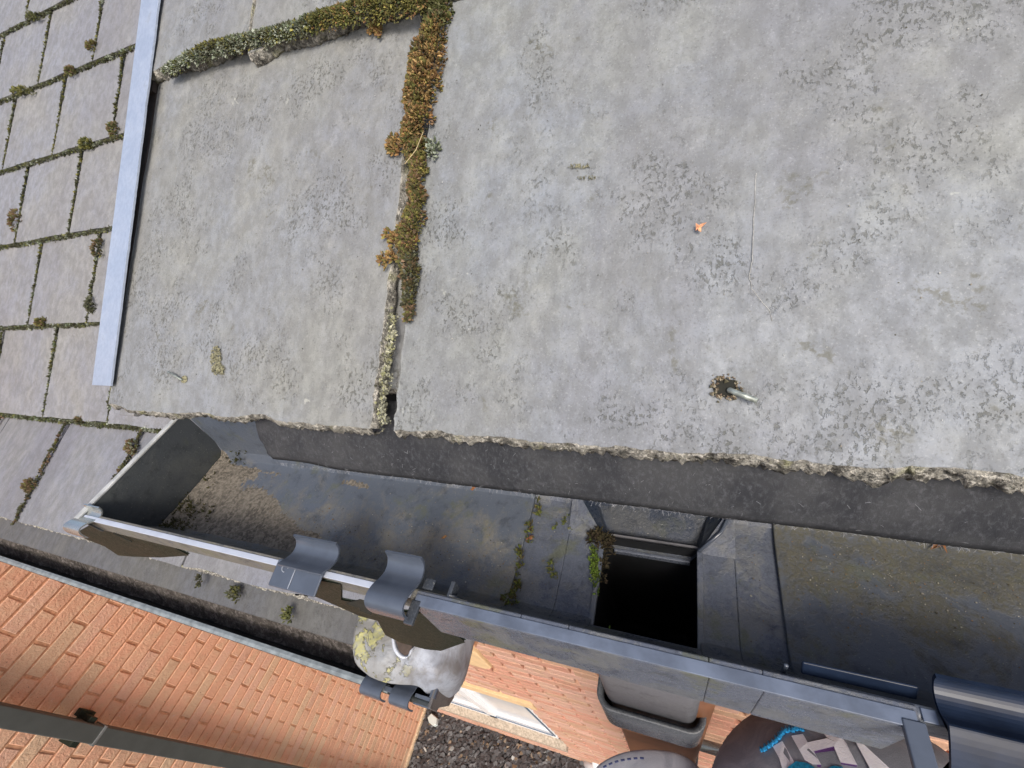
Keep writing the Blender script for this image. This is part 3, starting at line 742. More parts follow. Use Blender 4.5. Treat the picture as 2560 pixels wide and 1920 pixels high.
OUT2 = [(.1718,-.2200),(.1712,-.2810),(.1640,-.2890),(.151,-.2905),(.093,-.2905),(.0800,-.2890),(.0740,-.2820),(.0640,-.2715),(.0545,-.2700),(.0535,-.2690),(.0535,-.2255),(.0545,-.2242)]
HX0, HX1, HY0, HY1 = -.0460, .0145, .0800, .1370
OX0, OX1 = -.1300, .0840
FX0, FX1 = HX0 - .024, HX1 + .020
mb = MB(); mb.extrude(IN2 + OUT2, OX0, FX0); mb.extrude(IN2 + OUT2, FX1, OX1)
front = IN2[:7] + [(HY1, -.2880), (HY1, -.2905)] + OUT2[4:]
mb.extrude(front, FX0, HX0); mb.extrude(front, HX1, FX1)
fin = IN2[:5] + [(HY0, -.2820), (HY0, -.2895)] + OUT2[6:]
mb.extrude(fin, HX0, HX1)
bk = [(.1672, -.2780)] + IN2[10:] + OUT2[:2] + [(.1690, -.2850)]
mb.extrude(bk, FX0, FX1)
def tri(pts, th=.0025): n = len(pts); P = [Vector(p) for p in pts]; Q = [p - Vector((0, 0, th)) for p in P]; mb.add(P + Q, [tuple(range(n)), tuple(range(n, 2*n))[::-1]] + [(k, (k+1) % n, n+(k+1) % n, n+k) for k in range(n)])
tri([(FX0, HY1, -.2880), (HX0, HY1, -.2880), (FX0, .1672, -.2780)])
tri([(HX1, HY1, -.2880), (FX1, HY1, -.2880), (FX1, .1672, -.2780)])
outl = bevel(mb.build('running_outlet', M_PLO, gut), .0008, 2, 30)
mb = MB()
tri([(FX0, .1672, -.2785), (HX0, HY1, -.2885), (HX0+.006, HY1, -.3020), (FX0+.016, .1672, -.2900)], .0015)
tri([(HX1, HY1, -.2885), (FX1, .1672, -.2785), (FX1-.014, .1672, -.2900), (HX1-.005, HY1, -.3020)], .0015)
tri([(FX0+.016, .1672, -.2900), (HX0+.006, HY1, -.3020), (HX1-.005, HY1, -.3020), (FX1-.014, .1672, -.2900)], .0015)
tri([(FX0, .1680, -.2785), (FX0+.016, .1680, -.2900), (FX1-.014, .1680, -.2900), (FX1, .1680, -.2785)], .002)
mb.build('funnel', plastic('navy_black_plastic', (.030, .040, .062), .5, (.09, .09, .08), .28, 30, olive=.2), outl)
mb = MB(); a_ = Vector((HX1-.001, HY1, -.2878)); b_ = Vector((FX1, .1668, -.2776)); mid_ = a_.lerp(b_, .5) + Vector((.003, -.002, .001))
mb.tube([a_, mid_, b_], .0011, 8); mb.build('rounded_ridge', M_CLIPP, outl, True)
# raised rim round the hole
mb = MB()
mb.box((HX0-.002, HY0, -.2900), (HX0+.0015, HY1, -.2862)); mb.box((HX1-.0015, HY0, -.2900), (HX1+.002, HY1, -.2862)); mb.box((HX0+.006, HY1-.0015, -.3060), (HX1-.005, HY1+.0008, -.3012))
bevel(mb.build('rim', M_PLO, outl), .0006)
# spout
def rrect(x0, x1, y0, y1, r, n=6):
    P = []
    for cx, cy, a in ((x1-r, y1-r, 0), (x0+r, y1-r, 90), (x0+r, y0+r, 180), (x1-r, y0+r, 270)):
        for k in range(n+1): t = math.radians(a + 90*k/n); P.append((cx + r*math.cos(t), cy + r*math.sin(t)))
    return P
def loft(mb, rings, cap=False):
    n = len(rings[0][0]); vs_ = [(x, y, z) for pts, z in rings for x, y in pts]
    fs = [(r*n+k, r*n+(k+1) % n, (r+1)*n+(k+1) % n, (r+1)*n+k) for r in range(len(rings)-1) for k in range(n)]
    if cap: fs.append(tuple(range((len(rings)-1)*n, len(rings)*n)))
    mb.add(vs_, fs)
mb = MB()
R1 = rrect(-.0535, .0205, .0735, .1420, .010); R2 = rrect(-.0510, .0180, .0760, .1395, .008)
loft(mb, [(R1, -.2895), (R1, -.46), (R2, -.4602)])
o = mb.build('spout', M_SPOUT, outl, True)
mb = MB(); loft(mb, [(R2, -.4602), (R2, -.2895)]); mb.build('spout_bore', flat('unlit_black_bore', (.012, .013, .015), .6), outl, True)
# right channel
mb = MB(); mb.extrude(offs(IN, 0, 0) + offs(OUT, 0, 0), .0570, 1.2)
bevel(mb.build('gutter_channel', M_PLR, gut), .0008, 2, 30)['label'] = 'right channel, darker and wet looking'
M_LIPW = flat('sky_lit_pale_lip', (.42, .46, .54), .5, .5, 60, .07); M_LIPB = flat('sky_lit_blue_lip', (.115, .14, .19), .36, .5, 60, .25, bump=.1)  # sky reflection on the upward lips, painted in as paler strip colours
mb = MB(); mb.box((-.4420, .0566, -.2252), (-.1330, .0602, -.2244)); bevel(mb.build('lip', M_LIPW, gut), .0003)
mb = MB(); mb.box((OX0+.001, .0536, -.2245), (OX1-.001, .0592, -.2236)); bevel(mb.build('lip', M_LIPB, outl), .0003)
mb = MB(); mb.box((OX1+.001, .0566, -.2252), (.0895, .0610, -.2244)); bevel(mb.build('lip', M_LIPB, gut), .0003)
# stop end (left)
mb = MB(); mb.extrude([(.1665,-.2205),(.1665,-.2650),(.1640,-.2780),(.1585,-.2850),(.092,-.2880),(.0775,-.2835),(.0600,-.2490),(.0560,-.2455),(.0555,-.2235)], -.4470, -.4430)
se = bevel(mb.build('stop_end', plastic('stop_end_grey', (.055, .062, .068), dirt=.3, dcol=(.12, .125, .11), rough=.4, dscale=9, olive=.2), gut), .0006)
mb = MB(); mb.extrude([(.1670,-.2205),(.1670,-.2225),(.0555,-.2245),(.0555,-.2225)], -.4480, -.4426); 
bevel(mb.build('stop_end_rim', flat('pale_rim_edge', (.42, .43, .42), .5), se), .0005)  # pale strip along the top edge of the stop end
# belly plate under the lip at the stop end: three-cornered skirt
def skirt(mb, pts, th=.0016):          # pts (px, py, y): front plate seen below the lip
    P = [at(px, py, 1, y) for px, py, y in pts]; n = len(P); b = [p + Vector((0, th, 0)) for p in P]
    mb.add(P + b, [tuple(range(n)), tuple(range(n, 2*n))[::-1]] + [(k, (k+1) % n, n+(k+1) % n, n+k) for k in range(n)])
mb = MB(); skirt(mb, [(225,1316,.0574),(300,1332,.0577),(400,1352,.0577),(470,1388,.0577),(400,1393,.0565),(330,1391,.0555),(295,1388,.0550),(262,1366,.0550),(220,1350,.0550),(190,1335,.0550)])
bevel(mb.build('skirt', M_PLI, se), .0006)
mb = MB(); q0 = at(283,1332,1,.0562); q1 = at(330,1354,1,.0562)
mb.tube([q0, q0.lerp(q1, .5) - Vector((0, 0, .0015)), q1], .0005, 6); mb.build('slot', M_DARKH, se)
# union clips
def clip_prof(y0, z0, k=1.0, w=.0013, shape=None, ns=5):
    c = [(.0180,.0062),(.0172,.0020),(.0142,-.0012),(.0100,-.0018),(.0055,.0002),(.0015,.0030),(-.0028,.0044),(-.0060,.0036),(-.0076,.0008),(-.0080,-.0036),(-.0076,-.0080)]
    c = shape or c
    P = [Vector((0, y0 + a*k, z0 + b*k)) for a, b in c]
    # resample smoothly
    Q = []
    for i in range(len(P)-1):
        p0, p1, p2, p3 = P[max(i-1, 0)], P[i], P[i+1], P[min(i+2, len(P)-1)]
        for s_ in range(ns):
            t = s_/ns; Q.append(.5*((2*p1) + (p2-p0)*t + (2*p0-5*p1+4*p2-p3)*t*t + (3*p1-p0-3*p2+p3)*t**3))
    Q.append(P[-1]); up = []
    for i, q in enumerate(Q):
        d = (Q[min(i+1, len(Q)-1)] - Q[max(i-1, 0)]).normalized(); nn = Vector((0, -d.z, d.y)); up.append((q + nn*w*k*.5, q - nn*w*k*.5))
    return [(a.y, a.z) for a, _ in up] + [(b.y, b.z) for _, b in reversed(up)]
mb = MB(); mb.extrude(clip_prof(.0520, -.2240, .78), -.4460, -.4245)
recalc(mb.build('clip', M_CLIP, gut, False))['label'] = 'pale shiny clip over the stop end'
mb = MB()
CP = clip_prof(.0560, -.2222, 1.0); hf = len(CP)//2; k0 = int(hf*.55); mb.extrude(CP[:k0] + CP[len(CP)-k0:], -.2240, -.1900)
c2 = mb.build('clip', M_CLIPP, gut); recalc(c2)
mb = MB()    # square cover plate with moulded line on the lower half
mb.obox((-.2285, .0455, -.2262), Vector((.0365, 0, 0)), Vector((0, .0150, .0040)), Vector((0, -.0004, .0016)))
cp = bevel(mb.build('cover_plate', M_CLIPP, c2), .0012)
mb = MB(); mb.obox((-.2125, .0458, -.2242), Vector((.0004, 0, 0)), Vector((0, .0142, .0038)), Vector((0, 0, .0003)))
t_ = [(-.2205 + .0022*math.cos(a), .0558 + .0022*math.sin(a), -.2216 + .0006*math.sin(a)) for a in [k*.45 for k in range(12)]]
mb.tube(t_, .0003, 5); mb.build('moulded_mark', flat('pale_mark', (.34, .37, .42), .4), cp)  # moulded line and curl in a paler tone than the plate
mb = MB(); skirt(mb, [(700,1432,.0552),(740,1441,.0552),(800,1452,.0552),(850,1462,.0560),(850,1500,.0560),(880,1505,.0568),(915,1512,.0568),(945,1520,.0568),(945,1552,.0568),(900,1540,.0560),(855,1520,.0556),(804,1498,.0552),(760,1480,.0552),(730,1454,.0552)])
bevel(mb.build('bracket_plate', M_PLI, c2), .0008)
mb = MB(); skirt(mb, [(865,1508,.0562),(900,1500,.0562),(935,1512,.0562),(928,1538,.0562),(880,1520,.0562)], .0006); mb.build('dark_opening', M_DARKH, c2)
mb = MB(); mb.extrude(clip_prof(.0550, -.2200, 1.08), -.1530, -.1290)
c3 = mb.build('clip', M_CLIPP, gut); recalc(c3)['label'] = 'middle S shaped clip beside the outlet'
mb = MB(); skirt(mb, [(930,1520,.0545),(1000,1530,.0560),(1060,1535,.0560),(1100,1555,.0560),(1160,1605,.0560),(1100,1626,.0545),(1060,1622,.0545),(1000,1606,.0545),(965,1588,.0545)])
bevel(mb.build('bracket_plate', M_PLI, c3), .0008)
# lip return and inner tabs at both ends of the outlet
mb = MB()
mb.box((OX0-.0005, .0440, -.2258), (OX0+.0050, .0560, -.2232))
mb.box((-.1130, .0610, -.2330), (-.1105, .0700, -.2250))
mb.obox((-.1115, .0615, -.2330), Vector((.0150, 0, -.010)), Vector((0, .0016, 0)), Vector((0, .0004, .0085)))
mb.box((-.1290, .0630, -.2270), (-.1225, .0690, -.2255))
bevel(mb.build('end_return', M_PLC, outl), .0006)
mb = MB()
mb.box((OX1-.0060, .0330, -.2258), (OX1+.0010, .0560, -.2230))
bevel(mb.build('end_return', M_CLIPP, outl), .0006); mb = MB()
mb.obox((.0430, .0640, -.2400), Vector((.0018, 0, 0)), Vector((0, .0010, .0130)), Vector((0, .0016, 0)))
bevel(mb.build('inner_tab', M_CLIPP, outl), .0006)
# right clip, large and dark
CD = [(.0172,.0030),(.0166,.0002),(.0140,-.0022),(.0100,-.0034),(.0062,-.0026),(.0036,-.0004),(.0026,.0006),(.0016,.0002),(-.0030,-.0030),(-.0085,-.0078),(-.0092,-.0100),(-.0096,-.0220)]
mb = MB(); mb.extrude(clip_prof(.0535, -.2205, 1.0, .0014, CD, 3), .0900, .1900)
c4 = mb.build('clip', M_CLIPD, gut); recalc(c4)['label'] = 'large dark blue black clip at the right edge'
mb = MB(); mb.box((.0985, .0415, -.2900), (.190, .0440, -.2380)); mb.box((.1025, .0400, -.2860), (.190, .0417, -.2460))
mb.obox((.0500, .0652, -.2330), Vector((.0380, 0, 0)), Vector((0, .0032, .0052)), Vector((0, .0012, -.0008)))
bevel(mb.build('bracket_plate', M_CLIPD, c4), .0008)
# front band veneer above the outlet keeps its smooth face
# silt in the left channel
g = NM('gutter_silt', rough=.95, spec=.15)
n1 = g.noise(350, 5, .7); n2 = g.noise(60, 4, .6)
g.color(g.mix(g.ramp(n1, .4, .62), g.mix(g.ramp(n2, .4, .6), (.095, .086, .072), (.155, .14, .118)), (.24, .215, .18)))
g.bump(n1, 1, .0015); M_SILT = g.m
vs_ = []; fs = []; nx, ny = 240, 60
for i in range(nx+1):
    x = -.442 + i/nx*.235
    for j in range(ny+1):
        y = .0800 + j/ny*.085
        e = smoothstep(-.225, -.275, x)*1.0 + .25*smoothstep(-.40, -.44, x)
        blob = math.exp(-(((x+.325)/.040)**2 + ((y-.140)/.016)**2)*1.1) + math.exp(-(((x+.262)/.035)**2 + ((y-.118)/.020)**2)*1.1) + math.exp(-(((x+.285)/.035)**2 + ((y-.130)/.016)**2)*1.1)
        fr_ = .9*math.exp(-((y-.088)/.012)**2)*smoothstep(-.24, -.27, x)
        h = .0014*(e*.9 + fr_ - 1.9*blob + .55*fbm(x*30, y*30, 2, 4)) + .0004*fbm(x*400, y*400, 5, 2) - .0006
        h += .004*smoothstep(.157, .166, y)*e
        h += .003*smoothstep(-.425, -.443, x)
        vs_.append((x, y, -.2850 + h))
for i in range(nx):
    for j in range(ny): a = i*(ny+1)+j; fs.append((a, a+ny+1, a+ny+2, a+1))
tag(mesh('silt', vs_, fs, M_SILT, smooth=True, base=(-.33, .12, -.285)), 'beige silt lying in the left end of the near gutter', 'silt', kind='stuff')
# gutter moss
def gm(name, label, spots, cols, seed, ln=.004, sp=.8, base=(-.2,.1,-.28)):
    rnd = random.Random(seed); mb = MB()
    for (px, py, z, sx, sy, n_) in spots:
        for _ in range(n_):
            c = at(px + rnd.gauss(0, sx), py + rnd.gauss(0, sy), 2, z)
            shoots(mb, c, Vector((0, 0, 1)), .0012, 5, ln, cols, rnd, .16, sp)
    return tag(mb.build(name, M_MOSS, usecol=True, base=base), label, 'moss', kind='stuff')
gm('moss', 'dark green moss and muck in the corner of the stop end', [(430,1310,-.281,26,12,60),(380,1325,-.281,26,8,60),(480,1270,-.282,22,14,50),(455,1240,-.281,12,18,22),(590,1130,-.278,10,20,20),(600,1105,-.275,12,18,20),(520,1180,-.282,10,20,14)], [(.035,.04,.015),(.055,.06,.02),(.09,.08,.03),(.03,.025,.015)], 3, .0028)
gm('moss', 'green moss sprigs along the joint at the left side of the outlet', [(1240,1540,-.284,16,8,36),(1260,1520,-.284,6,14,20),(1295,1460,-.284,4,20,14),(1300,1400,-.284,4,20,16),(1325,1330,-.284,4,22,12),(1345,1275,-.284,4,16,10),(1285,1490,-.284,5,14,14)], [(.14,.17,.03),(.08,.10,.025),(.18,.17,.06),(.10,.07,.03)], 4, .0036)
gm('moss', 'bright green moss hanging at the left edge of the open hole', [(1484,1400,-.286,4,18,24),(1488,1440,-.286,4,18,22),(1500,1585,-.284,12,4,12)], [(.13,.21,.025),(.09,.14,.02),(.17,.24,.05)], 5, .0036)
gm('moss', 'dark brown root like moss at the upper left corner of the hole', [(1500,1345,-.285,12,9,36),(1520,1362,-.287,9,9,20),(1508,1400,-.289,4,18,18)], [(.028,.020,.014),(.018,.014,.010),(.05,.035,.022)], 6, .0045, 1.3)
gm('moss', 'tiny green sprigs lying on the grey outlet floor', [(1375,1415,-.287,5,10,8),(1385,1440,-.287,4,8,6),(1410,1300,-.287,10,12,8),(1145,1500,-.2845,22,5,12),(1185,1505,-.2845,12,4,8)], [(.15,.19,.04),(.20,.20,.06)], 7, .003)
# leaves and twigs
def leaf(name, px, py, ax, val, r, col, label, seed, cat='dead leaf', grp=None):
    rnd = random.Random(seed); mb = MB(); c = at(px, py, ax, val) if ax < 3 else nrp(px, py, val); up = Vector((0, 0, 1)) if ax < 3 else RN
    a = up.orthogonal().normalized(); b = up.cross(a); n_ = 13; vs_ = [c + up*.0012]; lo = []
    for k in range(n_):
        t = 6.283*k/n_; rr = r*rnd.uniform(.45, 1.15)*(1.3 if k % 3 == 0 else .8)
        p = c + a*math.cos(t)*rr + b*math.sin(t)*rr*.6 + up*(.0008 + rnd.uniform(-.3, 1)*r*.35); vs_.append(p)
    fs = [(0, 1+k, 1+(k+1) % n_) for k in range(n_)]
    mb.add(vs_, fs); o = mb.build(name, flat('dead_leaf', col, .8, .3, 400, .4), base=c)
    sm = o.modifiers.new('s', 'SOLIDIFY'); sm.thickness = .0002
    return tag(o, label, cat, grp)
leaf('dead_leaf', 2352, 1360, 2, -.2820, .0058, (.26, .12, .05), 'brown curled dead leaf in the dark right channel under the felt', 1)
leaf('dead_leaf', 1184, 1222, 2, -.2780, .0030, (.30, .13, .05), 'small orange leaf scrap tucked under the felt edge left of the outlet', 2)
leaf('dead_leaf', 1327, 1345, 2, -.2840, .0028, (.28, .11, .05), 'reddish leaf flake stuck in the joint beside the outlet', 3)
leaf('dead_leaf', 1748, 570, 3, .0012, .0024, (.62, .30, .16), 'small orange leaf fragment lying alone on the right slate', 4)
leaf('dead_leaf', 1110, 1345, 2, -.2840, .0022, (.30, .16, .07), 'tiny brown leaf crumb on the silty channel floor, between the felt and the middle clip', 5)
leaf('dead_leaf', 358, 1317, 2, -.2800, .0026, (.50, .28, .12), 'tan leaf scrap on the moss by the stop end', 6)
mb = MB(); mb.tube([at(1755,1282,2,-.240), at(1790,1272,2,-.238)], .0006, 6)
tag(mb.build('twig', flat('twig_bark', (.30, .15, .08), .8)), 'short brown twig just below the felt, above the hole', 'twig')
mb = MB(); mb.tube([at(1012,410,2,nrp(1012,410,.008).z), nrp(1040,375,.010), nrp(1058,330,.010)], .00022, 5)
tag(mb.build('grass_blade', flat('dry_straw', (.45, .36, .20), .8), base=nrp(1040, 375, .008)), 'thin dry straw caught in the golden moss', 'straw')
# ------------------------------------------------------------------ downpipe under the outlet
dp = thing('downpipe', (-.015, .11, -5.68), 'brown black downpipe dropping below the open outlet of the near gutter', 'downpipe')
M_BRP = flat('brown_plastic', (.20, .085, .038), .38, .5, 25, .2, bump=.05)
mb = MB(); Ro = rrect(-.0600, .0270, .0665, .1480, .013); Rm = rrect(-.0590, .0260, .0675, .1470, .012); Ri = rrect(-.0555, .0225, .0710, .1435, .010)
loft(mb, [(Ri, -.56), (Ri, -.4580), (Rm, -.4545), (Ro, -.4560), (Ro, -.5250), (Ri, -.5270)])
o = mb.build('pipe_socket', M_PLC, dp, True); recalc(o)
mb = MB(); Rp = rrect(-.0560, .0330, .0800, .1520, .010)
loft(mb, [(Rp, -.335), (Rp, -5.68)]); o = mb.build('pipe', M_BRP, dp, True); recalc(o)
mb = MB(); mb.box((-.075, .14, -2.02), (.02, .36, -1.98)); bevel(mb.build('bracket', M_PLI, dp), .003)
# ------------------------------------------------------------------ lower gutter
gg = thing('gutter', (-1.4, .1, -.71), 'lower black gutter full of dark muck, running along the eave of the small slates', 'gutter')
INL = [(.0470,-.6500),(.0500,-.6515),(.0520,-.6700),(.0620,-.7050),(.0720,-.7120),(.140,-.7120),(.152,-.7050),(.156,-.6900),(.156,-.6480)]
OUTL = [(.160,-.6480),(.160,-.7080),(.148,-.7160),(.068,-.7160),(.0570,-.7080),(.0480,-.6740),(.0430,-.6720),(.0425,-.6515)]
M_PLL = plastic('deep_black_plastic', (.022, .028, .030), dirt=.15, dcol=(.07, .07, .06), rough=.4, dscale=6)
mb = MB(); mb.extrude(INL + OUTL, -2.59, -.296); bevel(mb.build('gutter_channel', M_PLL, gg), .001)
mb = MB(); mb.extrude([(.0470,-.6490),(.0515,-.6500),(.0515,-.6530),(.0425,-.6520),(.0425,-.6500)], -2.59, -.36); mb.build('lip', flat('pale_lip', (.22, .25, .26), .4), gg)
mb = MB(); mb.extrude([(.160,-.6480),(.160,-.7080),(.148,-.7170),(.066,-.7170),(.0550,-.7080),(.0470,-.6760),(.0420,-.6735),(.0415,-.6490),(.052,-.6485)], -.2960, -.2915)
bevel(mb.build('stop_end', plastic('stop_end_plastic', (.10, .095, .095), .3, (.2, .19, .18), .35, 12), gg), .001)
mb = MB(); mb.obox((-.3200, .0410, -.6560), Vector((.0270, 0, 0)), Vector((0, .0120, .0020)), Vector((0, 0, .0040))); mb.box((-.2985, .0530, -.6560), (-.2905, .150, -.6485))
bevel(mb.build('end_rim', M_CLIPP, gg), .001)
for x0, x1 in ((-.3980, -.3640), (-.3500, -.3200)):
    mb = MB(); mb.extrude(clip_prof(.0470, -.6480, 1.7), x0, x1); recalc(mb.build('clip', M_CLIPP, gg))
mb = MB(); mb.box((-.3660, .0440, -.6530), (-.3480, .0500, -.6470)); bevel(mb.build('bridge_tab', M_CLIPP, gg), .0008)
# muck
g = NM('gutter_muck', rough=.9, spec=.2)
n1 = g.noise(120, 6, .7, None, .6); n2 = g.noise(25, 4, .6); n3 = g.noise(420, 2, .6)
g.color(g.mix(g.ramp(n3, .68, .73, 0, .9), g.mix(g.ramp(n1, .45, .68), g.mix(g.ramp(n2, .4, .6), (.060, .052, .046), (.10, .088, .078)), (.24, .215, .20)), (.38, .35, .30)))
g.bump(n1, 1, .006); M_MUCK = g.m
vs_ = []; fs = []; nx, ny = 520, 16
for i in range(nx+1):
    x = -2.55 + i/nx*2.22
    for j in range(ny+1):
        b = j/ny; y = .060 + b*.092
        z = -.706 + .048*smoothstep(0, .40, b + .05*fbm(x*14, 0, 3, 3)) + .006*fbm(x*28, y*28, 1, 4) + .003*fbm(x*120, y*120, 1, 3)
        vs_.append((x, y, min(z, -.655)))
for i in range(nx):
    for j in range(ny): a = i*(ny+1)+j; fs.append((a, a+ny+1, a+ny+2, a+1))
tag(mesh('muck', vs_, fs, M_MUCK, smooth=True, base=(-1.4, .1, -.71)), 'dark crumbly muck and grit filling the lower gutter', 'muck', kind='stuff')
def sp_at(px, py): r_ = ray(px, py); return r_*((b0.z - .0)/r_.z)
b0 = sr(0, -.26, -.008)
rnd = random.Random(4)
for (px, py, r_, lab, cols) in ((588,1483,13,'dark moss ball on the lower eave strip below the left gutter clip', DGR+OLV[2:]), (720,1537,11,'small green moss rosette on the lower eave strip, left of the lead saddle', GRN)):
    mb = MB(); c0 = at(px, py, 2, -.607)
    for k in range(20): 
        c = at(px+rnd.gauss(0, r_*.45), py+rnd.gauss(0, r_*.5), 2, -.607); shoots(mb, c, Vector((0, -.3, 1)), .004, 8, .008, cols, rnd, .18, .8)
    tag(mb.build('moss_cushion', M_MOSS, usecol=True, base=c0), lab, 'moss cushion', 'moss on the lower eave strip')
# ------------------------------------------------------------------ lead saddle
g = NM('weathered_lead', rough=.62, spec=.4, metal=.15)
n1 = g.noise(22, 5, .6, None, .6); n2 = g.noise(160, 6, .7, None, .5)
mpx = g.n('ShaderNodeSeparateXYZ'); g.L(g.co, mpx.inputs[0])
left_ = g.ramp(mpx.outputs[0], .035, -.045)
lich = g.math('MULTIPLY', g.ramp(g.math('ADD', g.math('MULTIPLY', g.noise(38, 5, .65, None, .5), .75), g.math('MULTIPLY', n2, .25)), .505, .55), left_)
base = g.mix(g.ramp(n1, .38, .64), (.33, .36, .42), (.20, .20, .21))
base = g.mix(g.ramp(n2, .5, .7, 0, .35), base, (.12, .115, .11))
base = g.mix(g.math('MULTIPLY', left_, .5), base, (.28, .27, .22))
g.color(g.mix(g.math('MULTIPLY', lich, g.ramp(n2, .38, .55, .35, 1)), base, (.40, .385, .17)))
g.bump(g.math('ADD', g.math('MULTIPLY', lich, .8), g.math('MULTIPLY', n1, 1.2)), .8, .004); M_LEAD = g.m
rows = [[(900,1530,.600),(955,1530,.600),(1010,1530,.600),(1060,1540,.605),(1110,1550,.61),(1160,1560,.63),(1195,1570,.67)],
        [(885,1600,.602),(945,1604,.598),(1000,1612,.600),(1055,1622,.607),(1105,1632,.620),(1152,1636,.650),(1176,1636,.70)],
        [(891,1655,.612),(945,1663,.604),(995,1670,.607),(1050,1678,.617),(1102,1694,.632),(1144,1694,.668),(1162,1690,.715)],
        [(926,1690,.628),(962,1704,.622),(1000,1710,.626),(1046,1714,.640),(1078,1741,.668),(1120,1745,.70),(1146,1726,.735)]]
G = [[at(px, py, 2, -h) for px, py, h in r] for r in rows]
def cr(p0, p1, p2, p3, t): return .5*((2*p1) + (p2-p0)*t + (2*p0-5*p1+4*p2-p3)*t*t + (3*p1-p0-3*p2+p3)*t**3)
def crow(P, t):
    n = len(P)-1; t = min(t*n, n-1e-6); i = int(t); f = t-i
    g0 = P[i-1] if i > 0 else 2*P[0]-P[1]; g3 = P[i+2] if i+2 <= n else 2*P[n]-P[n-1]
    return cr(g0, P[i], P[i+1], g3, f)
vs_ = []; fs = []; A, B = 70, 40
for i in range(A+1):
    col_ = [crow(r, i/A) for r in G]
    for j in range(B+1):
        p = crow(col_, j/B); vs_.append(p + Vector((0, 0, 1))*.0035*fbm(p.x*40, p.y*40, 2, 3))
for i in range(A):
    for j in range(B): a = i*(B+1)+j; fs.append((a, a+B+1, a+B+2, a+1))
ls = thing('lead_saddle', at(1020, 1640, 2, -.61), 'weathered lead saddle with yellow lichen, draped over the end of the lower gutter', 'lead flashing')
o = mesh('lead_sheet', vs_, fs, M_LEAD, ls, True); sm = o.modifiers.new('s', 'SOLIDIFY'); sm.thickness = .0025; sm.offset = 0
mb = MB(); rimp = [(984,1585),(984,1605),(989,1625),(1000,1640),(1014,1646),(1026,1640),(1030,1622)]
P = [at(px, py, 2, -.590) for px, py in rimp]; Q = [at(px+8, py-14, 2, -.606) for px, py in rimp]; R_ = [at(px-6, py+4, 2, -.598) for px, py in rimp]
n = len(P); mb.add(R_ + P + Q, [(k, k+1, n+k+1, n+k) for k in range(n-1)] + [(n+k, n+k+1, 2*n+k+1, 2*n+k) for k in range(n-1)])
o = mb.build('curled_lip', flat('fresh_lead_edge', (.62, .66, .72), .4, nsc=200, amt=.1), ls, True); sm = o.modifiers.new('s', 'SOLIDIFY'); sm.thickness = .0012
ss = o.modifiers.new('ss', 'SUBSURF'); ss.levels = 2; ss.render_levels = 2
mb = MB(); mb.add([at(px, py, 2, -.5955) for px, py in ((992,1580),(990,1605),(998,1628),(1012,1640),(1026,1632),(1034,1600),(1040,1580))], [tuple(range(7))])
mb.build('hollow', flat('brown_hollow', (.10, .075, .06), .9), ls)  # flat dark brown patch inside the curled lead
# ------------------------------------------------------------------ bits on the ground
mb = MB(); P = [at(px, py, 2, -5.60) for px, py in ((1068,1793),(1078,1783),(1092,1795),(1090,1811),(1083,1815),(1072,1806))]; n = 6
mb.add(P + [p - Vector((0, 0, .06)) for p in P], [tuple(range(n))] + [(k, n+k, n+(k+1) % n, (k+1) % n) for k in range(n)])
tag(bevel(mb.build('stone', flat('pale_stone', (.52, .58, .56), .7, nsc=5, amt=.1)), .006), 'pale angular stone lying on the chippings beside the lower gutter end', 'stone')
mb = MB(); a = at(1466, 1906, 2, -5.55); b = at(1492, 1916, 2, -5.50); mb.tube([a, b, b + Vector((0, .1, .25))], .045, 12)
tag(mb.build('waste_pipe', flat('white_plastic', (.75, .76, .78), .4, amt=.03), smooth=True), 'short white waste pipe at the foot of the house wall', 'waste pipe')
# ------------------------------------------------------------------ person with a cap, on a ladder below the gutter
HC = Vector((.150, .020, -.615))       # middle of the head
pr = thing('person', (.28, -.22, -3.45), 'person in a grey marl cap with big white embroidered letters, standing below the gutter', 'person')
def skin_fig(name, pts, edges, rad, mat, parent, sub=2):
    b = origin_of(parent); me = bpy.data.meshes.new(name); me.from_pydata([tuple(Vector(p)-b) for p in pts], edges, []); me.materials.append(mat)
    o = bpy.data.objects.new(name, me); C.objects.link(o); o.parent = parent
    sk = o.modifiers.new('skin', 'SKIN'); sk.use_smooth_shade = True
    for i, r in enumerate(rad):
        me.skin_vertices[0].data[i].radius = (r, r) if isinstance(r, (int, float)) else r
    me.skin_vertices[0].data[0].use_root = True
    ss = o.modifiers.new('s', 'SUBSURF'); ss.levels = sub; ss.render_levels = sub; return o
M_SKIN = flat('skin', (.50, .28, .19), .5, .4, 30, .08)
M_CLOTH = flat('dark_jacket', (.05, .055, .07), .9, .2, 60, .2)
X, Y = .22, -.12
pts = [(X,-.24,-1.42),(X,-.21,-1.22),(X,-.18,-1.03),(X,-.13,-.92),(X-.02,-.07,-.80),(X-.05,-.02,-.72),(X-.07,.02,-.63),(X-.07,.02,-.56),
       (X-.02,.00,-.93),(X-.12,-.02,-1.12),(X-.10,-.16,-1.22),(X-.05,-.05,-.98),
       (X+.02,-.36,-.93),(X+.06,-.46,-1.12),(X+.02,-.40,-1.30),
       (X-.02,-.15,-1.50),(X-.06,-.12,-1.95),(X-.02,-.16,-2.40),(X-.14,-.13,-2.46),
       (X,-.33,-1.50),(X-.05,-.31,-1.95),(X,-.35,-2.40),(X-.12,-.32,-2.46)]
ed = [(0,1),(1,2),(2,3),(3,4),(4,5),(5,6),(6,7),(3,8),(8,9),(9,10),(3,12),(12,13),(13,14),(0,15),(15,16),(16,17),(17,18),(0,19),(19,20),(20,21),(21,22)]
pts2 = [p for i, p in enumerate(pts) if i != 11]; remap = {i: (i if i < 11 else i-1) for i in range(len(pts)) if i != 11}
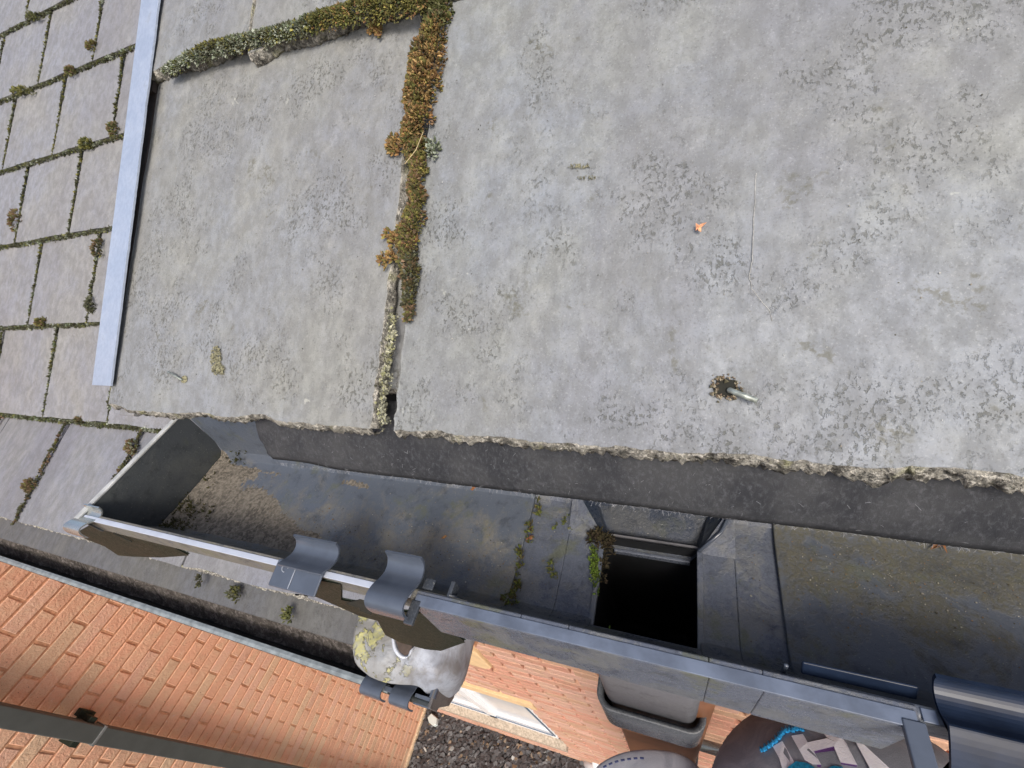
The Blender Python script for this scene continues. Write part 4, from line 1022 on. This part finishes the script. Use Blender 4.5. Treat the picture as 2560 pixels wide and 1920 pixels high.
ed2 = [(remap[a], remap[b]) for a, b in ed]
rad = [(.15,.13),(.135,.12),(.15,.13),(.13,.12),.055,.055,.085,.075,.06,.05,.038,.06,.05,.038,.085,.06,.045,.04,.085,.06,.045,.04]
skin_fig('body', pts2, ed2, rad, M_SKIN, pr)
rad2 = [(.165,.145),(.150,.135),(.165,.145),(.145,.135),.075,.068,.068]
jp = [pts2[i] for i in (0,1,2,3,4,8,9,11,12)]
skin_fig('jacket', jp, [(0,1),(1,2),(2,3),(3,4),(3,5),(5,6),(3,7),(7,8)], [(.165,.145),(.150,.135),(.165,.145),(.145,.135),.066,.078,.066,.078,.066], M_CLOTH, pr)
tp = [pts2[i] for i in (0,14,15,16,18,19,20)]
skin_fig('trousers', tp, [(0,1),(1,2),(2,3),(0,4),(4,5),(5,6)], [(.165,.145),.100,.078,.064,.100,.078,.064], flat('grey_trousers', (.09, .09, .095), .9), pr)
# face
mb = MB()
def ell(mb, c, r, ex=None, nu=20, nv=14, fn=None):
    vs_ = []; c = Vector(c)
    for j in range(nv+1):
        for i in range(nu):
            t = math.pi*j/nv; p = 2*math.pi*i/nu; d = Vector((math.sin(t)*math.cos(p)*r[0], math.sin(t)*math.sin(p)*r[1], math.cos(t)*r[2])); vs_.append(c + (fn(d) if fn else d))
    mb.add(vs_, [(j*nu+i, (j+1)*nu+i, (j+1)*nu+(i+1) % nu, j*nu+(i+1) % nu) for j in range(nv) for i in range(nu)])
for sy in (-1, 1):
    mb = MB(); ell(mb, (.066, .020+sy*.032, -.630), (.008, .012, .009)); mb.build('eye', flat('eye_white', (.6, .6, .6), .2), pr, True)
mb2 = MB(); ell(mb2, (.050, .020, -.650), (.018, .013, .024)); mb2.build('nose', M_SKIN, pr, True)
mb2 = MB(); ell(mb2, (.063, .020, -.682), (.008, .024, .007)); mb2.build('mouth', flat('lips', (.42, .18, .14), .5), pr, True)
# cap
g = NM('grey_marl_cloth', rough=.95, spec=.1)
n1 = g.noise(26, 5, .6, None, .8); n2 = g.noise(1600, 3, .7)
g.color(g.mix(g.ramp(n2, .35, .7, 0, .5), g.mix(g.ramp(n1, .38, .62), (.20, .215, .25), (.33, .345, .39)), (.36, .37, .41)))
g.bump(g.math('ADD', g.math('MULTIPLY', n1, 1), g.math('MULTIPLY', n2, .3)), .6, .002); M_CAP = g.m
CC = Vector((.160, .030, -.600)); CR3 = (.128, .115, .118)
mb = MB()
ell(mb, CC, CR3, nu=64, nv=40, fn=lambda d: Vector((d.x, d.y, max(d.z, -.03))) * (1 + .006*math.sin(math.atan2(d.y, d.x)*6)))
cap = mb.build('cap', M_CAP, pr, True)
def on_cap(px, py, k=1.0):
    d = ray(px, py).normalized(); A_ = sum((d[i]/(CR3[i]*k))**2 for i in range(3)); B_ = -2*sum(d[i]*CC[i]/(CR3[i]*k)**2 for i in range(3)); C_ = sum((CC[i]/(CR3[i]*k))**2 for i in range(3)) - 1
    D_ = B_*B_ - 4*A_*C_
    return d*((-B_ - math.sqrt(D_))/(2*A_)) if D_ > 0 else None
def patch(name, polys, mat, k=1.008, sub=4, parent=None):
    mb = MB()
    for poly in polys:
        P = [on_cap(px, py, k) for px, py in poly]; Q = [on_cap(px, py, 1.0) for px, py in poly]
        if any(p is None for p in P + Q): continue
        n = len(P); mb.add(P + Q, [tuple(range(n))] + [(i, n+i, n+(i+1) % n, (i+1) % n) for i in range(n)])
    if mb.v: return mb.build(name, mat, parent or cap)
M_THR = NM('white_thread', rough=.5, spec=.4); tv = M_THR.mapping(rot=(0, 0, .9), scale=(1, 6, 1))
nn_ = M_THR.noise(420, 3, .6, tv); M_THR.color(M_THR.mix(M_THR.ramp(nn_, .3, .7), (.86, .85, .94), (.97, .96, 1.0))); M_THR.bump(nn_, .8, .001)
M_BLU = flat('blue_thread', (.02, .24, .50), .5, .4, 900, .4)
z = lambda X_, Y_: (1880 + X_*380/2212, 1780 + Y_*380/2212)
patch('letter', [[z(*p) for p in ((300,500),(440,420),(610,720),(620,900),(460,900),(400,680))]], M_THR.m)
patch('letter', [[z(*p) for p in ((570,345),(740,318),(810,440),(900,570),(1005,765),(880,760),(770,700),(680,540))], [z(*p) for p in ((810,440),(1090,380),(1230,440),(1190,500),(900,570))], [z(*p) for p in ((1000,262),(1290,345),(1370,450),(1535,775),(1290,735),(1190,500),(1230,440),(1090,370))]], M_THR.m)
patch('letter', [[z(*p) for p in ((1480,385),(1560,410),(2000,815),(2050,900),(1740,900),(1700,790))]], M_THR.m)
M_PUR = flat('purple_thread', (.12, .05, .20), .6, .3, 900, .3)
patch('letter_outline', [[z(*p) for p in ((900,565),(1190,498),(1215,560),(920,600))], [z(*p) for p in ((770,700),(880,755),(1008,765),(1000,805),(860,790))], [z(*p) for p in ((1290,735),(1535,775),(1520,800),(1300,760))]], M_PUR, 1.005)
patch('blue_badge', [[z(*p) for p in ((520,800),(640,715),(800,740),(900,800),(1000,900),(480,900))], [z(*p) for p in ((1060,840),(1180,780),(1320,800),(1360,900),(1050,900))]], flat('blue_badge_thread', (.01, .16, .28), .6, .3, 500, .3), 1.011)
# small curved blue lettering: a row of slanted stitched strokes
mb = MB(); arc = [(140,550),(240,490),(330,420),(400,350),(440,285),(520,245),(600,245),(680,215),(750,235)]
def arcp(t):
    t = min(t*(len(arc)-1), len(arc)-1.001); i = int(t); f = t-i; return (arc[i][0]*(1-f)+arc[i+1][0]*f, arc[i][1]*(1-f)+arc[i+1][1]*f)
for k in range(27):
    t = k/26.5; a = arcp(t); ln_ = 42 if k % 3 else 30; sl_ = -22 if k % 2 else 18
    p0 = on_cap(*z(a[0]-sl_, a[1]-ln_), 1.016); p1 = on_cap(*z(a[0]+sl_*.2, a[1]+ln_), 1.016)
    if p0 and p1: mb.tube([p0, p0.lerp(p1, .5)*.998, p1], .0012, 5)
    if k < 26:
        b_ = arcp((k+1)/26.5); s_ = 1 if k % 2 else -1
        q0 = on_cap(*z(a[0], a[1]+s_*ln_*.8), 1.014); q1 = on_cap(*z(b_[0], b_[1]-s_*ln_*.2), 1.014)
        if q0 and q1: mb.tube([q0, q1], .0008, 5)
mb.build('small_lettering', M_BLU, cap)
# peak
pk = [(1478,1925),(1500,1905),(1530,1888),(1565,1876),(1600,1872),(1640,1872),(1680,1877),(1710,1888),(1732,1902),(1746,1925)]
H0 = .62
top = [at(px, py, 2, -H0) for px, py in pk]
base_in = [p.lerp(Vector((.10, .0, -H0)), .0) for p in top]
inner = [Vector((.085 + .01*k/9, -.085 + .15*(1 - abs(k-4.5)/9)*.0 - .02 + .012*k, -H0+.01)) for k in range(10)]
mb = MB(); vs_ = []; rr = 10
for j in range(rr+1):
    for k in range(10):
        p = top[k].lerp(inner[k], j/rr); p = p + Vector((0, 0, .028*math.sin(min(1, j/rr*1.2)*1.5) )); vs_.append(p)
mb.add(vs_, [(j*10+k, j*10+k+1, (j+1)*10+k+1, (j+1)*10+k) for j in range(rr) for k in range(9)])
o = mb.build('cap_peak', M_CAP, cap, True); sm = o.modifiers.new('s', 'SOLIDIFY'); sm.thickness = .004; sm.offset = 0
ss = o.modifiers.new('ss', 'SUBSURF'); ss.levels = 1; ss.render_levels = 2
mb = MB()
st = [(1508,1918),(1522,1911),(1537,1905),(1552,1901),(1568,1898),(1584,1896),(1600,1895),(1616,1896)]
for a, b in zip(st, st[1:]):
    pa = at(a[0], a[1], 2, -H0+.012); pb = at(b[0], b[1], 2, -H0+.012); mb.tube([pa, pa.lerp(pb, .6)], .0010, 6)
mb.build('stitching', flat('navy_thread', (.015, .025, .09), .6), o)
# ladder
ld = thing('ladder', (.22, -.95, -5.69), 'aluminium ladder leaning on the house wall behind the person', 'ladder')
la = Vector((0, -.98, -5.69)); lb = Vector((0, .33, -1.0)); d = (lb-la)
for x in (.045, .405):
    mb = MB(); mb.obox(la + Vector((x, 0, 0)), Vector((.025, 0, 0)), d, Vector((0, .06, -.016))); mb.build('stile', M_CLIP, ld)
nR = 18
for k in range(nR):
    c = la + d*((k+.94)/nR); mb = MB(); mb.tube([c + Vector((.05, .03, 0)), c + Vector((.42, .03, 0))], .014, 10); mb.build('rung', M_CLIP, ld, True)

rnd = random.Random(71); mb = MB()
for k in range(2600):
    r_ = rnd.random(); x = rnd.uniform(-.43, -.10) if r_ < .5 else rnd.uniform(.062, .30) if r_ < .85 else rnd.uniform(-.095, .05)
    y = rnd.gauss(.100, .016) if r_ < .5 else (rnd.gauss(.140, .016) if r_ < .85 else rnd.uniform(.086, .16))
    if y < .087 or y > .155: continue
    if -.072 < x < .036 and r_ >= .85 and y > .076: continue
    z = -.2848 if (x < -.1 or x > .057) else -.2877
    q = rnd.uniform(.0002, .0007)*(1.7 if rnd.random() < .06 else 1); cc = rnd.choice([(.30,.28,.24),(.18,.16,.13),(.42,.40,.34),(.08,.07,.05),(.25,.16,.09)])
    a = rnd.random()*6.28; ex = Vector((math.cos(a), math.sin(a), 0))*q; ey = Vector((-math.sin(a), math.cos(a), 0))*q*rnd.uniform(.5, 1)
    mb.obox(Vector((x, y, z)), ex, ey, Vector((0, 0, q*.5)), (*cc, 1))
tag(mb.build('grit', M_MOSS, usecol=True, base=(0, .1, -.285)), 'fine grit and crumbs scattered over the floor of the near gutter', 'grit', kind='stuff')
mb = MB()
for k in range(420):
    x = rnd.uniform(-.35, .22); u = rnd.uniform(0, .21)**1.0; q = rnd.uniform(.00015, .0005)
    if abs(x + .133) < .012: continue
    cc = rnd.choice([(.45,.45,.40),(.10,.10,.09),(.30,.27,.22),(.55,.55,.52),(.08,.08,.07)])
    a = rnd.random()*6.28; e1 = Vector((1, 0, 0)); ex = (e1*math.cos(a) + RU*math.sin(a))*q; ey = (RU*math.cos(a) - e1*math.sin(a))*q*rnd.uniform(.4, 1)
    mb.obox(nr(x, u, .0004), ex, ey, RN*q*.6, (*cc, 1))
tag(mb.build('grit', M_MOSS, usecol=True, base=nr(-.1, .1)), 'sparse pale and dark grit on the large near slates', 'grit', kind='stuff')
